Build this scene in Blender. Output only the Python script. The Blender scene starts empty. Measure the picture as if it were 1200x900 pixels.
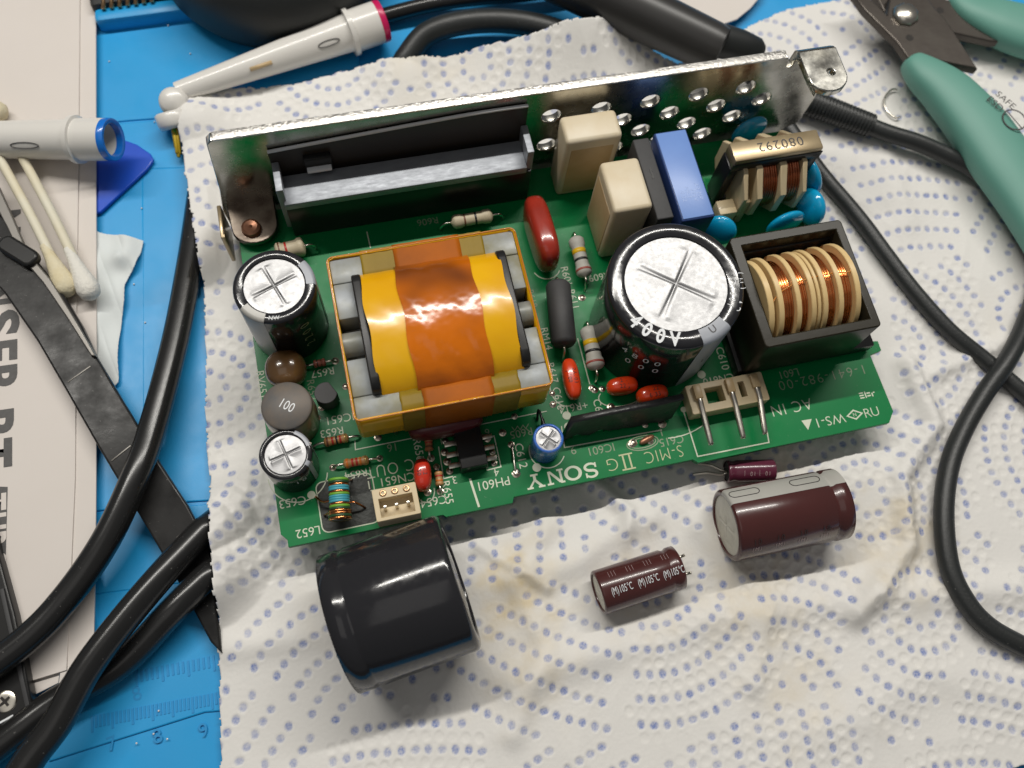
import bpy, bmesh, math, random
import numpy as np
from mathutils import Vector, Matrix, Euler
random.seed(7); rng = np.random.default_rng(11)
MM = 0.001
BZ = 11.0                       # height of the board's upper face above the table, mm
scene = bpy.context.scene
COL = scene.collection

# ------------------------------------------------------------------ camera
F_PX = 1037.24
CR = np.array([[0.9728983263061306, -0.22048021227707473, 0.06969449522728369],
               [-0.18514490106042494, -0.923325810051426, -0.33643842542760094],
               [0.1385287417182992, 0.3144168005802712, -0.9391229223221051]])
CPOS = np.array([28.08644894, -38.18854244, 194.18212162 + BZ])
cam_d = bpy.data.cameras.new('camera'); cam = bpy.data.objects.new('camera', cam_d); COL.objects.link(cam)
cam_d.sensor_width = 36.0; cam_d.lens = F_PX / 1200 * 36.0
cam_d.clip_start = 0.01; cam_d.clip_end = 20
m = Matrix.Identity(4)
for i in range(3):
    m[i][0], m[i][1], m[i][2], m[i][3] = CR[0][i], -CR[1][i], -CR[2][i], CPOS[i] * MM
cam.matrix_world = m
cam_d.dof.use_dof = True; cam_d.dof.focus_distance = 0.196; cam_d.dof.aperture_fstop = 15.0
scene.camera = cam

# ------------------------------------------------------------------ light
w = bpy.data.worlds.new('World'); scene.world = w; w.use_nodes = True
bg = w.node_tree.nodes['Background']; bg.inputs[0].default_value = (0.95, 0.95, 0.95, 1); bg.inputs[1].default_value = 0.115
def area(name, loc, target, sx, sy, power, color):
    d = bpy.data.lights.new(name, 'AREA'); d.shape = 'RECTANGLE'; d.size = sx; d.size_y = sy; d.energy = power; d.color = color
    o = bpy.data.objects.new(name, d); COL.objects.link(o); o.location = loc
    z = (Vector(loc) - Vector(target)).normalized(); x = Vector((1, 0, 0)); y = z.cross(x).normalized(); x = y.cross(z)
    mm = Matrix.Identity(4)
    for i in range(3): mm[i][0], mm[i][1], mm[i][2], mm[i][3] = x[i], y[i], z[i], loc[i]
    o.matrix_world = mm; return o
area('tube_light', (0.10, 0.33, 0.68), (0.07, 0.02, 0.0), 1.0, 0.014, 6.6, (1.0, 0.965, 0.90))
area('fill_light', (-0.5, -0.5, 1.9), (0.07, 0.02, 0.0), 1.2, 1.2, 2.2, (1.0, 0.96, 0.91))  # broad soft fill added out of view, no known lamp
vs = scene.view_settings; vs.view_transform = 'Standard'; vs.look = 'None'; vs.exposure = -0.08; vs.gamma = 1.0
scene.cycles.max_bounces = 8; scene.cycles.use_denoising = True

# ------------------------------------------------------------------ helpers
def U(u, v, z=0.0):
    """point of the table world (mm) seen at photo pixel u, v at height z above the table"""
    d = CR.T @ np.array([(u - 600) / F_PX, (v - 450) / F_PX, 1.0]); s = (z - CPOS[2]) / d[2]
    q = CPOS + s * d; return (float(q[0]), float(q[1]), float(z))
def B(u, v, z=0.0):
    return U(u, v, z + BZ)

def link(name, me, mat=None, parent=None, smooth=None):
    o = bpy.data.objects.new(name, me); COL.objects.link(o)
    if mat is not None:
        me.materials.clear(); me.materials.append(mat)
    if smooth is not None:
        me.shade_smooth() if smooth is True else (me.shade_flat() if smooth is False else None)
        if smooth not in (True, False): me.set_sharp_from_angle(angle=math.radians(smooth)) if not me.shade_smooth() else None
    if parent is not None:
        o.parent = parent; o.matrix_parent_inverse = PINV(parent)
    return o
def world_of(o):
    mm = o.matrix_basis.copy()
    if o.parent: mm = world_of(o.parent) @ o.matrix_parent_inverse @ mm
    return mm
def PINV(p): return world_of(p).inverted()
def tag(o, label=None, cat=None, group=None, kind=None):
    if label: o['label'] = label
    if cat: o['category'] = cat
    if group: o['group'] = group
    if kind: o['kind'] = kind
    return o
def empty(name, loc, label, cat, group=None):
    o = bpy.data.objects.new(name, None); COL.objects.link(o); o.location = Vector(loc) * MM; o.empty_display_size = 0.01
    return tag(o, label, cat, group)

class MB:
    def __init__(s): s.v = []; s.f = []
    def add(s, vs_, fs):
        k = len(s.v); s.v += [tuple(q) for q in vs_]; s.f += [[i + k for i in f] for f in fs]; return s
    def box(s, c, d, rz=0.0, bev=0.0, mat=None, seg=2):
        bm = bmesh.new(); bmesh.ops.create_cube(bm, size=1)
        for v in bm.verts: v.co = Vector((v.co.x * d[0], v.co.y * d[1], v.co.z * d[2]))
        if bev > 0: bmesh.ops.bevel(bm, geom=list(bm.edges), offset=bev, segments=seg, affect='EDGES', profile=0.5)
        M = mat if mat is not None else Matrix.Translation(c) @ Matrix.Rotation(rz, 4, 'Z')
        bm.verts.index_update()
        s.add([M @ v.co for v in bm.verts], [[v.index for v in f.verts] for f in bm.faces]); bm.free(); return s
    def taper(s, c, d0, d1, h, bev=0.0, rz=0.0):
        """box whose foot is d0 and top d1; c is the middle of the foot"""
        bm = bmesh.new(); bmesh.ops.create_cube(bm, size=1)
        for v in bm.verts:
            d = d1 if v.co.z > 0 else d0
            v.co = Vector((v.co.x * d[0], v.co.y * d[1], (v.co.z + .5) * h))
        if bev > 0: bmesh.ops.bevel(bm, geom=list(bm.edges), offset=bev, segments=3, affect='EDGES', profile=0.5)
        M = Matrix.Translation(c) @ Matrix.Rotation(rz, 4, 'Z'); bm.verts.index_update()
        s.add([M @ v.co for v in bm.verts], [[v.index for v in f.verts] for f in bm.faces]); bm.free(); return s
    def lathe(s, prof, M=None, n=48, a0=0.0, a1=2 * math.pi):
        M = M or Matrix.Identity(4); full = abs(a1 - a0 - 2 * math.pi) < 1e-6; m_ = n if full else n + 1
        k = len(s.v)
        for r, z in prof:
            for i in range(m_):
                a = a0 + (a1 - a0) * i / n
                s.v.append(tuple(M @ Vector((r * math.cos(a), r * math.sin(a), z))))
        for j in range(len(prof) - 1):
            for i in range(n):
                i2 = (i + 1) % m_
                s.f.append([k + j * m_ + i, k + j * m_ + i2, k + (j + 1) * m_ + i2, k + (j + 1) * m_ + i])
        return s
    def tube(s, pts, r, n=16, smooth=6, cap=True, closed=False):
        P = [Vector(p) for p in pts]; rr = list(r) if hasattr(r, '__len__') else [r] * len(P)
        if smooth and len(P) > 2:
            Q = []; RR = []
            for i in range(len(P) - 1):
                p0 = P[max(i - 1, 0)]; p1 = P[i]; p2 = P[i + 1]; p3 = P[min(i + 2, len(P) - 1)]
                for k in range(smooth):
                    t = k / smooth
                    Q.append(0.5 * ((2 * p1) + (p2 - p0) * t + (2 * p0 - 5 * p1 + 4 * p2 - p3) * t * t + (3 * p1 - p0 - 3 * p2 + p3) * t ** 3))
                    RR.append(rr[i] * (1 - t) + rr[i + 1] * t)
            Q.append(P[-1]); RR.append(rr[-1]); P, rr = Q, RR
        k0 = len(s.v); nrm = None
        for i, p in enumerate(P):
            t = (P[min(i + 1, len(P) - 1)] - P[max(i - 1, 0)]).normalized()
            if nrm is None:
                nrm = t.cross(Vector((0, 0, 1)))
                if nrm.length < .05: nrm = t.cross(Vector((1, 0, 0)))
            nrm = (nrm - t * nrm.dot(t)).normalized(); b = t.cross(nrm)
            for j in range(n):
                a = 2 * math.pi * j / n; q = p + (nrm * math.cos(a) + b * math.sin(a)) * rr[i]; s.v.append(tuple(q))
        for i in range(len(P) - 1):
            for j in range(n):
                j2 = (j + 1) % n
                s.f.append([k0 + i * n + j, k0 + i * n + j2, k0 + (i + 1) * n + j2, k0 + (i + 1) * n + j])
        if cap:
            s.f.append([k0 + j for j in range(n)][::-1]); e = k0 + (len(P) - 1) * n; s.f.append([e + j for j in range(n)])
        return s
    def mesh(s, name='m'):
        me = bpy.data.meshes.new(name); me.from_pydata([(a * MM, b * MM, c * MM) for a, b, c in s.v], [], s.f)
        bm = bmesh.new(); bm.from_mesh(me); bmesh.ops.recalc_face_normals(bm, faces=bm.faces); bm.to_mesh(me); bm.free(); me.update(); return me
    def build(s, name, mat, parent=None, smooth=35):
        return link(name, s.mesh(name), mat, parent, smooth)

def axis_matrix(p0, p1, up=(0, 0, 1)):
    """local z runs from p0 to p1; local x lies towards up"""
    p0 = Vector(p0); z = (Vector(p1) - p0).normalized(); u = Vector(up); x = (u - z * u.dot(z))
    if x.length < 1e-4: x = Vector((1, 0, 0)) - z * z.x
    x.normalize(); y = z.cross(x); M = Matrix.Identity(4)
    for i in range(3): M[i][0], M[i][1], M[i][2], M[i][3] = x[i], y[i], z[i], p0[i]
    return M
def curve_mesh(curve):
    o = bpy.data.objects.new('tmp', curve); COL.objects.link(o)
    me = bpy.data.meshes.new_from_object(o); bpy.data.objects.remove(o); bpy.data.curves.remove(curve)
    return me
def plate(loops, th, bevel=0.0, M=None, res=2):
    """flat plate with holes from closed 2D loops (first outline, then holes), th thick, centred on its plane"""
    c = bpy.data.curves.new('c', 'CURVE'); c.dimensions = '2D'; c.fill_mode = 'BOTH'; c.extrude = max(th / 2 - bevel, 0) * MM; c.bevel_depth = bevel * MM; c.bevel_resolution = res
    for lp in loops:
        sp = c.splines.new('POLY'); sp.points.add(len(lp) - 1)
        for q, p in zip(sp.points, lp): q.co = (p[0] * MM, p[1] * MM, 0, 1)
        sp.use_cyclic_u = True
    me = curve_mesh(c)
    if M is not None:
        T = M.copy(); T.translation = T.translation * MM; me.transform(T)
    return me
def circ(x, y, r, n=24, rx=None, a0=0): return [(x + (rx or r) * math.cos(a0 + 2 * math.pi * i / n), y + r * math.sin(a0 + 2 * math.pi * i / n)) for i in range(n)]
def rrect(x0, y0, x1, y1, r, n=5):
    out = []
    for cx, cy, a in ((x1 - r, y1 - r, 0), (x0 + r, y1 - r, 90), (x0 + r, y0 + r, 180), (x1 - r, y0 + r, 270)):
        for i in range(n + 1):
            t = math.radians(a + 90 * i / n); out.append((cx + r * math.cos(t), cy + r * math.sin(t)))
    return out
_CAP = None
def text_mesh(sx, h, thin=0.0, sp=1.0, th=0.0, sxw=1.0):
    """letters centred on the origin, capitals h mm tall"""
    global _CAP
    c = bpy.data.curves.new('t', 'FONT'); c.body = sx; c.size = 1.0; c.align_x = 'CENTER'; c.space_character = sp; c.offset = -thin; c.extrude = th / h if th else 0; c.resolution_u = 4
    me = curve_mesh(c)
    n = len(me.vertices)
    if n:
        k = h / 0.73
        a = np.zeros(n * 3); me.vertices.foreach_get('co', a); a = a.reshape(-1, 3)
        a[:, 1] -= 0.365; a[:, 0] -= (a[:, 0].max() + a[:, 0].min()) / 2
        a *= k * MM; a[:, 0] *= sxw; me.vertices.foreach_set('co', a.ravel()); me.update()
    return me
def join_mesh(parts):
    """parts: (mesh, Matrix in mm)"""
    bm = bmesh.new()
    for me, M in parts:
        T = M.copy(); T.translation = T.translation * MM; me.transform(T); bm.from_mesh(me); bpy.data.meshes.remove(me)
    me = bpy.data.meshes.new('j'); bm.to_mesh(me); bm.free(); return me
def TR(x, y, z, rz=0.0): return Matrix.Translation((x, y, z)) @ Matrix.Rotation(rz, 4, 'Z')

# ------------------------------------------------------------------ materials
def mat(name, col, rough=0.5, metal=0.0, var=0.0, vs_=0.3, bump=0.0, bs=1.0, coat=0.0, spec=0.5, col2=None, rvar=0.0, stretch=None, bdist=0.1, trans=0.0, sss=0.0, detail=4, aniso=0, dust=0.0):
    """var: mixes towards col2 by noise of size vs_ (per mm); bump: relief of size bs (per mm)"""
    M = bpy.data.materials.new(name); M.use_nodes = True; nt = M.node_tree; N = nt.nodes; L = nt.links; p = N['Principled BSDF']
    p.inputs['Base Color'].default_value = (*col, 1); p.inputs['Roughness'].default_value = rough; p.inputs['Metallic'].default_value = metal
    p.inputs['Coat Weight'].default_value = coat; p.inputs['Coat Roughness'].default_value = 0.08; p.inputs['Specular IOR Level'].default_value = spec
    if trans: p.inputs['Transmission Weight'].default_value = trans
    if sss: p.inputs['Subsurface Weight'].default_value = sss; p.inputs['Subsurface Radius'].default_value = (.002, .001, .0006); p.inputs['Subsurface Scale'].default_value = 1
    tc = N.new('ShaderNodeTexCoord'); mp = N.new('ShaderNodeMapping'); L.new(tc.outputs['Object'], mp.inputs[0])
    if stretch: mp.inputs['Scale'].default_value = stretch
    def noise(scale, det=detail):
        n = N.new('ShaderNodeTexNoise'); n.inputs['Scale'].default_value = scale * 1000; n.inputs['Detail'].default_value = det; n.inputs['Roughness'].default_value = .6; L.new(mp.outputs[0], n.inputs[0]); return n
    if var:
        n = noise(vs_); r = N.new('ShaderNodeMapRange'); r.inputs[1].default_value = .35; r.inputs[2].default_value = .7; r.inputs[4].default_value = var; L.new(n.outputs[0], r.inputs[0])
        x = N.new('ShaderNodeMix'); x.data_type = 'RGBA'; x.inputs[6].default_value = (*col, 1); c2 = col2 or tuple(c * .55 for c in col); x.inputs[7].default_value = (*c2, 1)
        L.new(r.outputs[0], x.inputs[0]); L.new(x.outputs[2], p.inputs['Base Color'])
    if rvar:
        n = noise(vs_ * 1.7 + .05); r = N.new('ShaderNodeMapRange'); r.inputs[1].default_value = .3; r.inputs[2].default_value = .7; r.inputs[3].default_value = max(rough - rvar, .02); r.inputs[4].default_value = min(rough + rvar, 1)
        L.new(n.outputs[0], r.inputs[0]); L.new(r.outputs[0], p.inputs['Roughness'])
    if bump:
        n = noise(bs); b = N.new('ShaderNodeBump'); b.inputs['Strength'].default_value = bump; b.inputs['Distance'].default_value = bdist * MM; L.new(n.outputs[0], b.inputs['Height']); L.new(b.outputs[0], p.inputs['Normal'])
    if dust:
        n = noise(1.5, 1); r = N.new('ShaderNodeMapRange'); r.inputs[1].default_value = .74; r.inputs[2].default_value = .80; r.inputs[4].default_value = .5 * dust; L.new(n.outputs[0], r.inputs[0])
        x = N.new('ShaderNodeMix'); x.data_type = 'RGBA'; x.inputs[7].default_value = (.34, .33, .31, 1); L.new(r.outputs[0], x.inputs[0])
        if p.inputs['Base Color'].is_linked: L.new(p.inputs['Base Color'].links[0].from_socket, x.inputs[6])
        else: x.inputs[6].default_value = (*col, 1)
        L.new(x.outputs[2], p.inputs['Base Color'])
    if aniso: p.inputs['Anisotropic'].default_value = aniso
    return M
M_MAT = mat('blue_silicone', (0.012, 0.33, 0.70), .42, var=.5, vs_=.02, col2=(.01, .27, .60), bump=.25, bs=2.5, bdist=.05, rvar=.08)
M_MATD = mat('blue_silicone_mark', (0.011, 0.26, 0.59), .5)
M_TABLE = mat('table_top', (0.055, 0.04, 0.03), .5, var=.6, vs_=.05)
M_PCB = mat('green_solder_mask', dust=.35, col=(0.0, 0.19, 0.05), rough=.36, var=.6, vs_=.035, col2=(0.0, .135, .04), coat=.0, spec=.22, bump=.06, bs=.6, bdist=.05, rvar=.08)
M_SILK = mat('silkscreen_ink', (.62, .66, .52), .55)
M_SILKD = mat('silkscreen_ink_dim', (.25, .31, .2), .55)  # duller ink for the fainter lettering
M_SILKY = mat('silkscreen_ink_yellow', (.5, .52, .3), .55)
M_SOLDER = mat('solder', (.62, .58, .5), .3, 1.0, bump=.3, bs=1.5, var=.5, vs_=1, col2=(.5, .28, .16))
M_HOLE = mat('plated_hole', (.015, .012, .01), .7)
M_COPPERPAD = mat('copper_pad', (.42, .2, .12), .35, .7, var=.5, vs_=1.0)
M_STEEL = mat('zinc_plated_steel', (.56, .55, .51), .25, 1.0, var=.8, vs_=.1, col2=(.36, .34, .29), rvar=.1, bump=.14, bs=.15, bdist=.15)
M_STAINED = mat('heat_stained_steel', (.26, .22, .18), .3, 1.0, var=.9, vs_=.15, col2=(.08, .055, .045), bump=.2, bs=.2, bdist=.2)
M_STEELEDGE = mat('sheared_steel_edge', (.74, .72, .68), .38, 1.0, bump=.9, bs=1.2, bdist=.25, var=.6, vs_=1.2, col2=(.5, .48, .45))
M_ALU = mat('scratched_aluminium', (.33, .35, .38), .5, .5, var=.7, vs_=.5, col2=(.24, .25, .28), bump=.12, bs=1.0, bdist=.08, stretch=(.5, 1.6, 1), rvar=.08)
M_SHADEALU = mat('shaded_aluminium', (.02, .02, .022), .3, .3, var=.4, vs_=.1, col2=(.035, .03, .028))  # heatsink body: shade on its front painted in as near-black metal
M_BLACKPLATE = mat('black_insulator_sheet', (.025, .022, .02), .42, var=.5, vs_=.05, col2=(.05, .04, .03))
M_SLEEVE = mat('black_sleeve', (.02, .02, .023), .14, bump=.07, bs=.16, bdist=.25, rvar=.05)
M_SLEEVEM = mat('matt_black_sleeve', (.045, .045, .047), .62, bump=.25, bs=1.5, bdist=.06, var=.3, vs_=.8)
M_BRCAP = mat('brown_sleeve', (.07, .02, .019), .24, bump=.12, bs=.3, bdist=.2, coat=.3, var=.3, vs_=.15, col2=(.052, .017, .015))
M_PURPLE = mat('maroon_sleeve', (.1, .018, .038), .25, coat=.3, bump=.15, bs=.4, bdist=.15)
M_BLUECAP = mat('blue_sleeve', (.045, .15, .52), .25, coat=.3)
M_GREYSTRIPE = mat('grey_stripe_print', (.34, .36, .4), .35, var=.2, vs_=.2)
M_LGSTRIPE = mat('pale_grey_stripe_print', (.42, .41, .38), .32, var=.3, vs_=.3, col2=(.34, .33, .3))
M_CAPTOP = mat('aluminium_can_top', (.34, .34, .345), .44, .92, bump=.35, bs=4, bdist=.04, var=.25, vs_=.5, col2=(.28, .28, .28), rvar=.05)
M_CAPTOPB = mat('cream_can_top', (.62, .6, .52), .45, .2, bump=.2, bs=1.5, var=.3, vs_=.4)
M_WHITEPRINT = mat('white_print', (.72, .74, .76), .45)
M_GREYPRINT = mat('pale_print', (.45, .33, .33), .45)
M_DARKPRINT = mat('dark_print', (.03, .025, .025), .5)
M_CREAM = mat('cream_plastic', (.64, .53, .34), .42, var=.6, vs_=.12, col2=(.56, .42, .23), bump=.15, bs=.8, bdist=.05, coat=.1)
M_DISCCREAM = mat('cream_bobbin', (.72, .53, .26), .4, var=.4, vs_=.15, col2=(.62, .42, .17))
M_BOX = mat('cream_capacitor_case', (.68, .60, .45), .4, var=.8, vs_=.09, col2=(.6, .48, .3), bump=.15, bs=.7, bdist=.06)
M_RESIN = mat('amber_potting_resin', (.55, .41, .23), .4, var=.7, vs_=.12, col2=(.46, .31, .14))
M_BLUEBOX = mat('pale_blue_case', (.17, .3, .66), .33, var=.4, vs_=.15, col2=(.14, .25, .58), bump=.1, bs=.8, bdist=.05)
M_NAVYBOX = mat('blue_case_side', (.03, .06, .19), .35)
M_DISC = mat('glossy_blue_lacquer', (.004, .32, .58), .14, coat=.5, bump=.08, bs=.4, bdist=.2)
M_REDDIP = mat('red_epoxy', (.5, .028, .012), .2, coat=.5, var=.3, vs_=.3, col2=(.38, .02, .012), bump=.1, bs=.6, bdist=.12)
M_REDDIPD = mat('dark_red_epoxy', (.32, .028, .015), .2, coat=.3, var=.7, vs_=.08, col2=(.1, .015, .012))
M_ORNG = mat('orange_red_epoxy', (.78, .06, .012), .24, coat=.4, bump=.15, bs=.7, bdist=.1)
M_TAN = mat('tan_resistor_body', (.46, .24, .09), .4, var=.3, vs_=.8)
M_BEIGE = mat('beige_resistor_body', (.5, .43, .3), .5, var=.3, vs_=.5)
M_GREYBODY = mat('grey_resistor_body', (.48, .47, .42), .55, var=.3, vs_=.6)
M_LEAD = mat('tinned_lead', (.68, .64, .56), .28, 1.0, var=.4, vs_=.5)
M_COPPER = mat('enamelled_copper', (.78, .3, .1), .22, 1.0, var=.5, vs_=.4, col2=(.5, .15, .05), coat=.5)
M_DKCOPPER = mat('dark_enamelled_copper', (.4, .11, .04), .25, .8, var=.4, vs_=.4, coat=.5)
M_FERRITE = mat('grey_ferrite', (.30, .325, .345), .45, .1, var=.9, vs_=.11, col2=(.17, .155, .07), bump=.12, bs=.8, bdist=.06, rvar=.1)
M_BLACKPL = mat('black_plastic', (.016, .016, .016), .3, spec=.3, bump=.1, bs=.6, bdist=.06)
M_CHOKERIM = mat('varnished_black_plastic', (.022, .019, .012), .28, spec=.16, bump=.12, bs=.12, bdist=.3)
M_CHOKECORE = mat('bronze_lacquer_core', (.42, .33, .2), .3, .55, var=.5, vs_=.2, col2=(.3, .22, .12), coat=.3)
M_OFFWHITE = mat('white_plastic', (.7, .68, .64), .28, coat=.2)
M_PAPER = mat('white_card', (.66, .61, .57), .6, var=.4, vs_=.03, col2=(.6, .55, .5), bump=.12, bs=.8, bdist=.05)
M_PRINTGREY = mat('grey_print', (.075, .072, .07), .6, var=.4, vs_=1.2, col2=(.12, .12, .12))
M_COTTON = mat('cotton_wool', (.74, .72, .66), .9, bump=.8, bs=1.2, bdist=.4)
M_COTTONY = mat('used_cotton_wool', (.66, .58, .38), .85, bump=.7, bs=1.2, bdist=.4, var=.6, vs_=.2, col2=(.72, .68, .55))
M_SWABSTICK = mat('swab_paper_stick', (.7, .67, .55), .6, var=.5, vs_=.08, col2=(.66, .55, .32))
M_TISSUE = mat('tissue', (.66, .7, .7), .75, bump=.3, bs=1.2, bdist=.1)
M_RUBBER = mat('black_cable_jacket', (.014, .014, .014), .24, bump=.1, bs=.4, bdist=.1, var=.3, vs_=.2, col2=(.022, .022, .022), dust=.6)
M_RUBBERM = mat('satin_black_cable_jacket', (.02, .022, .022), .42, dust=.6, bump=.5, bs=1.6, bdist=.12)
M_TOOL = mat('black_oxide_steel', (.014, .014, .014), .34, .0, dust=.7, spec=.25, var=.8, vs_=.06, col2=(.028, .027, .026), bump=.3, bs=.6, bdist=.08, rvar=.14)
M_TOOLEDGE = mat('worn_steel_edge', (.2, .19, .175), .45, .8)
M_CUTSTEEL = mat('dark_cutter_steel', (.085, .075, .065), .36, .7, var=.6, vs_=.15, col2=(.055, .045, .04), bump=.2, bs=.6)
M_RIVET = mat('polished_rivet', (.7, .66, .58), .28, 1.0)
M_TEAL = mat('teal_grip', (.125, .32, .26), .5, var=.3, vs_=.04, col2=(.10, .27, .22), bump=.06, bs=1.0)
M_PICK = mat('dark_blue_plastic', (.012, .08, .55), .3)
M_BLUERING = mat('blue_ring', (.005, .16, .62), .25, coat=.4)
M_PINKRING = mat('pink_ring', (.55, .012, .1), .3)
M_GREENB = mat('green_bristle', (.1, .42, .04), .6)
M_YELLOWB = mat('yellow_bristle', (.55, .38, .02), .6)
M_BRASS = mat('brass', (.55, .36, .2), .3, 1.0)
M_DARKOBJ = mat('dark_matt_plastic', (.012, .014, .014), .55)

def tape_mat(name, col, col2, rough, tr):
    M = mat(name, col, rough, 0, var=1, vs_=.055, col2=col2, bump=.1, bs=.1, bdist=.9, coat=.2, spec=.5, rvar=.05, detail=3)
    return M
M_TAPEY = tape_mat('yellow_polyester_tape', (.80, .43, .006), (.70, .33, .004), .22, 0)
M_TAPEO = mat('amber_polyimide_tape', (.62, .15, .003), .17, var=1, vs_=.05, col2=(.13, .035, .01), bump=.3, bs=.2, bdist=.7, coat=.2, detail=2)
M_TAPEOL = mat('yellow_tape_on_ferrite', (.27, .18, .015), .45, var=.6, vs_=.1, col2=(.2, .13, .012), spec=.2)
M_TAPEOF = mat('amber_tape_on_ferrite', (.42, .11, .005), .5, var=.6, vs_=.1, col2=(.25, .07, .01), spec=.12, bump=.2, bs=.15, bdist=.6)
M_TAPEEDGE = mat('orange_tape_edge', (.55, .2, .02), .3, coat=.3)

def towel_mat():
    M = mat('paper_towel', (.73, .715, .685), .85, bump=.35, bs=1.4, bdist=.12); nt = M.node_tree; N = nt.nodes; L = nt.links; p = N['Principled BSDF']
    at = N.new('ShaderNodeAttribute'); at.attribute_name = 'ink'
    tc = N.new('ShaderNodeTexCoord')
    n = N.new('ShaderNodeTexNoise'); n.inputs['Scale'].default_value = 28; n.inputs['Detail'].default_value = 5; L.new(tc.outputs['Object'], n.inputs[0])
    r = N.new('ShaderNodeMapRange'); r.inputs[1].default_value = .6; r.inputs[2].default_value = .85; r.inputs[4].default_value = .6; L.new(n.outputs[0], r.inputs[0])
    x = N.new('ShaderNodeMix'); x.data_type = 'RGBA'; x.inputs[6].default_value = (.73, .715, .685, 1); x.inputs[7].default_value = (.60, .47, .24, 1)
    a2 = N.new('ShaderNodeAttribute'); a2.attribute_name = 'stain'; n3 = N.new('ShaderNodeTexNoise'); n3.inputs['Scale'].default_value = 300; n3.inputs['Detail'].default_value = 5; L.new(tc.outputs['Object'], n3.inputs[0])
    m3 = N.new('ShaderNodeMath'); m3.operation = 'MULTIPLY'; L.new(a2.outputs['Fac'], m3.inputs[0]); L.new(n3.outputs[0], m3.inputs[1])
    m4 = N.new('ShaderNodeMath'); m4.operation = 'MULTIPLY_ADD'; m4.inputs[1].default_value = 1.3; L.new(m3.outputs[0], m4.inputs[0])
    m5 = N.new('ShaderNodeMath'); m5.operation = 'MULTIPLY'; m5.inputs[1].default_value = .35; L.new(r.outputs[0], m5.inputs[0]); L.new(m5.outputs[0], m4.inputs[2]); L.new(m4.outputs[0], x.inputs[0])
    n2 = N.new('ShaderNodeTexNoise'); n2.inputs['Scale'].default_value = 1900; n2.inputs['Detail'].default_value = 2; L.new(tc.outputs['Object'], n2.inputs[0])
    r2 = N.new('ShaderNodeMapRange'); r2.inputs[1].default_value = .3; r2.inputs[2].default_value = .7; r2.inputs[3].default_value = .45; r2.inputs[4].default_value = .95; L.new(n2.outputs[0], r2.inputs[0])
    mu = N.new('ShaderNodeMath'); mu.operation = 'MULTIPLY'; L.new(at.outputs['Fac'], mu.inputs[0]); L.new(r2.outputs[0], mu.inputs[1])
    y = N.new('ShaderNodeMix'); y.data_type = 'RGBA'; y.inputs[7].default_value = (.12, .185, .46, 1); L.new(mu.outputs[0], y.inputs[0]); L.new(x.outputs[2], y.inputs[6])
    L.new(y.outputs[2], p.inputs['Base Color'])
    return M
M_TOWEL = towel_mat()

# ------------------------------------------------------------------ setting: table, silicone mat
o = MB().box((60, 40, -14), (900, 700, 20), bev=2).build('table_top', M_TABLE); tag(o, kind='structure')

ZM = -1.0                        # upper face of the mat
wm = empty('work_mat', (60, 0, ZM - 3), 'bright blue silicone work mat with moulded ruler lying under the paper towel', 'work mat')
def wpoly(px, z): return [U(u, v, z)[:2] for u, v in px]
body = plate([rrect(-120, -112, 300, 230, 6)], 2.9, .4, Matrix.Translation((0, 0, ZM - 1.5)))
link('mat_body', body, M_MAT, wm, 40)
# raised fields, split by the moulded grooves seen left of the towel
for px in ([(60, 40), (150, 26), (236, -40), (420, -60), (420, 120), (150, 141), (60, 150)],
           [(60, 154), (150, 146), (420, 124), (420, 190), (168.5, 198), (60, 205)],
           [(168.5, 200), (420, 190), (420, 575), (170, 590)],
           [(60, 205), (166.5, 200), (169, 590), (60, 605)],
           [(60, 608), (420, 578), (420, 655), (60, 702)],
           [(60, 705), (420, 658), (420, 818), (240, 833), (60, 890)]):
    me = plate([wpoly(px, ZM)], 1.2, .35, Matrix.Translation((0, 0, ZM - .15)))
    link('raised_field', me, M_MAT, wm, 40)
def bar(px0, px1, z, wd, ht, name, mt, par):
    a, b = Vector(U(*px0, z)), Vector(U(*px1, z)); d = b - a
    return MB().box((0, 0, 0), (d.length, wd, ht), bev=min(wd, ht) * .3, mat=Matrix.Translation((a + b) / 2) @ Matrix.Rotation(math.atan2(d.y, d.x), 4, 'Z')).build(name, mt, par, 40)
bar((114, 26), (246, 9), 1.0, 4.6, 6, 'tray_rim', M_MAT, wm)
a0, a1 = Vector(U(108, 845, 0)), Vector(U(262, 815, 0)); tk = MB()
for row, off, n in (((112, 846), (262, 818), 26), ((150, 806), (262, 782), 20)) if False else ():
    pass
def ticks(p0, p1, n, ln):
    tb = MB(); a, b = Vector(U(*p0, ZM + .45)), Vector(U(*p1, ZM + .45)); d = (b - a).normalized()
    for i in range(n):
        c = a + (b - a) * i / (n - 1); l = ln * (1.35 if i % 5 == 0 else 1)
        tb.box((0, 0, 0), (.45, l, .3), mat=Matrix.Translation(c + Vector((-d.y, d.x, 0)) * -l / 2) @ Matrix.Rotation(math.atan2(d.y, d.x), 4, 'Z'))
    return tb
ticks((108, 839), (262, 810), 34, 2.4).build('ruler_tick', M_MATD, wm)['kind'] = 'stuff'
ticks((160, 786), (262, 766), 18, 2.4).build('ruler_tick', M_MATD, wm)['kind'] = 'stuff'
for ch, px in (('7', (131, 870)), ('8', (184, 862)), ('9', (238, 855)), ('8', (160, 812))):
    p_ = U(*px, ZM + .52); me = text_mesh(ch, 3.0); me.transform(Matrix.Translation(Vector(p_) * MM) @ Matrix.Rotation(math.radians(10), 4, 'Z')); link('ruler_number', me, M_MATD, wm)
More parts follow.
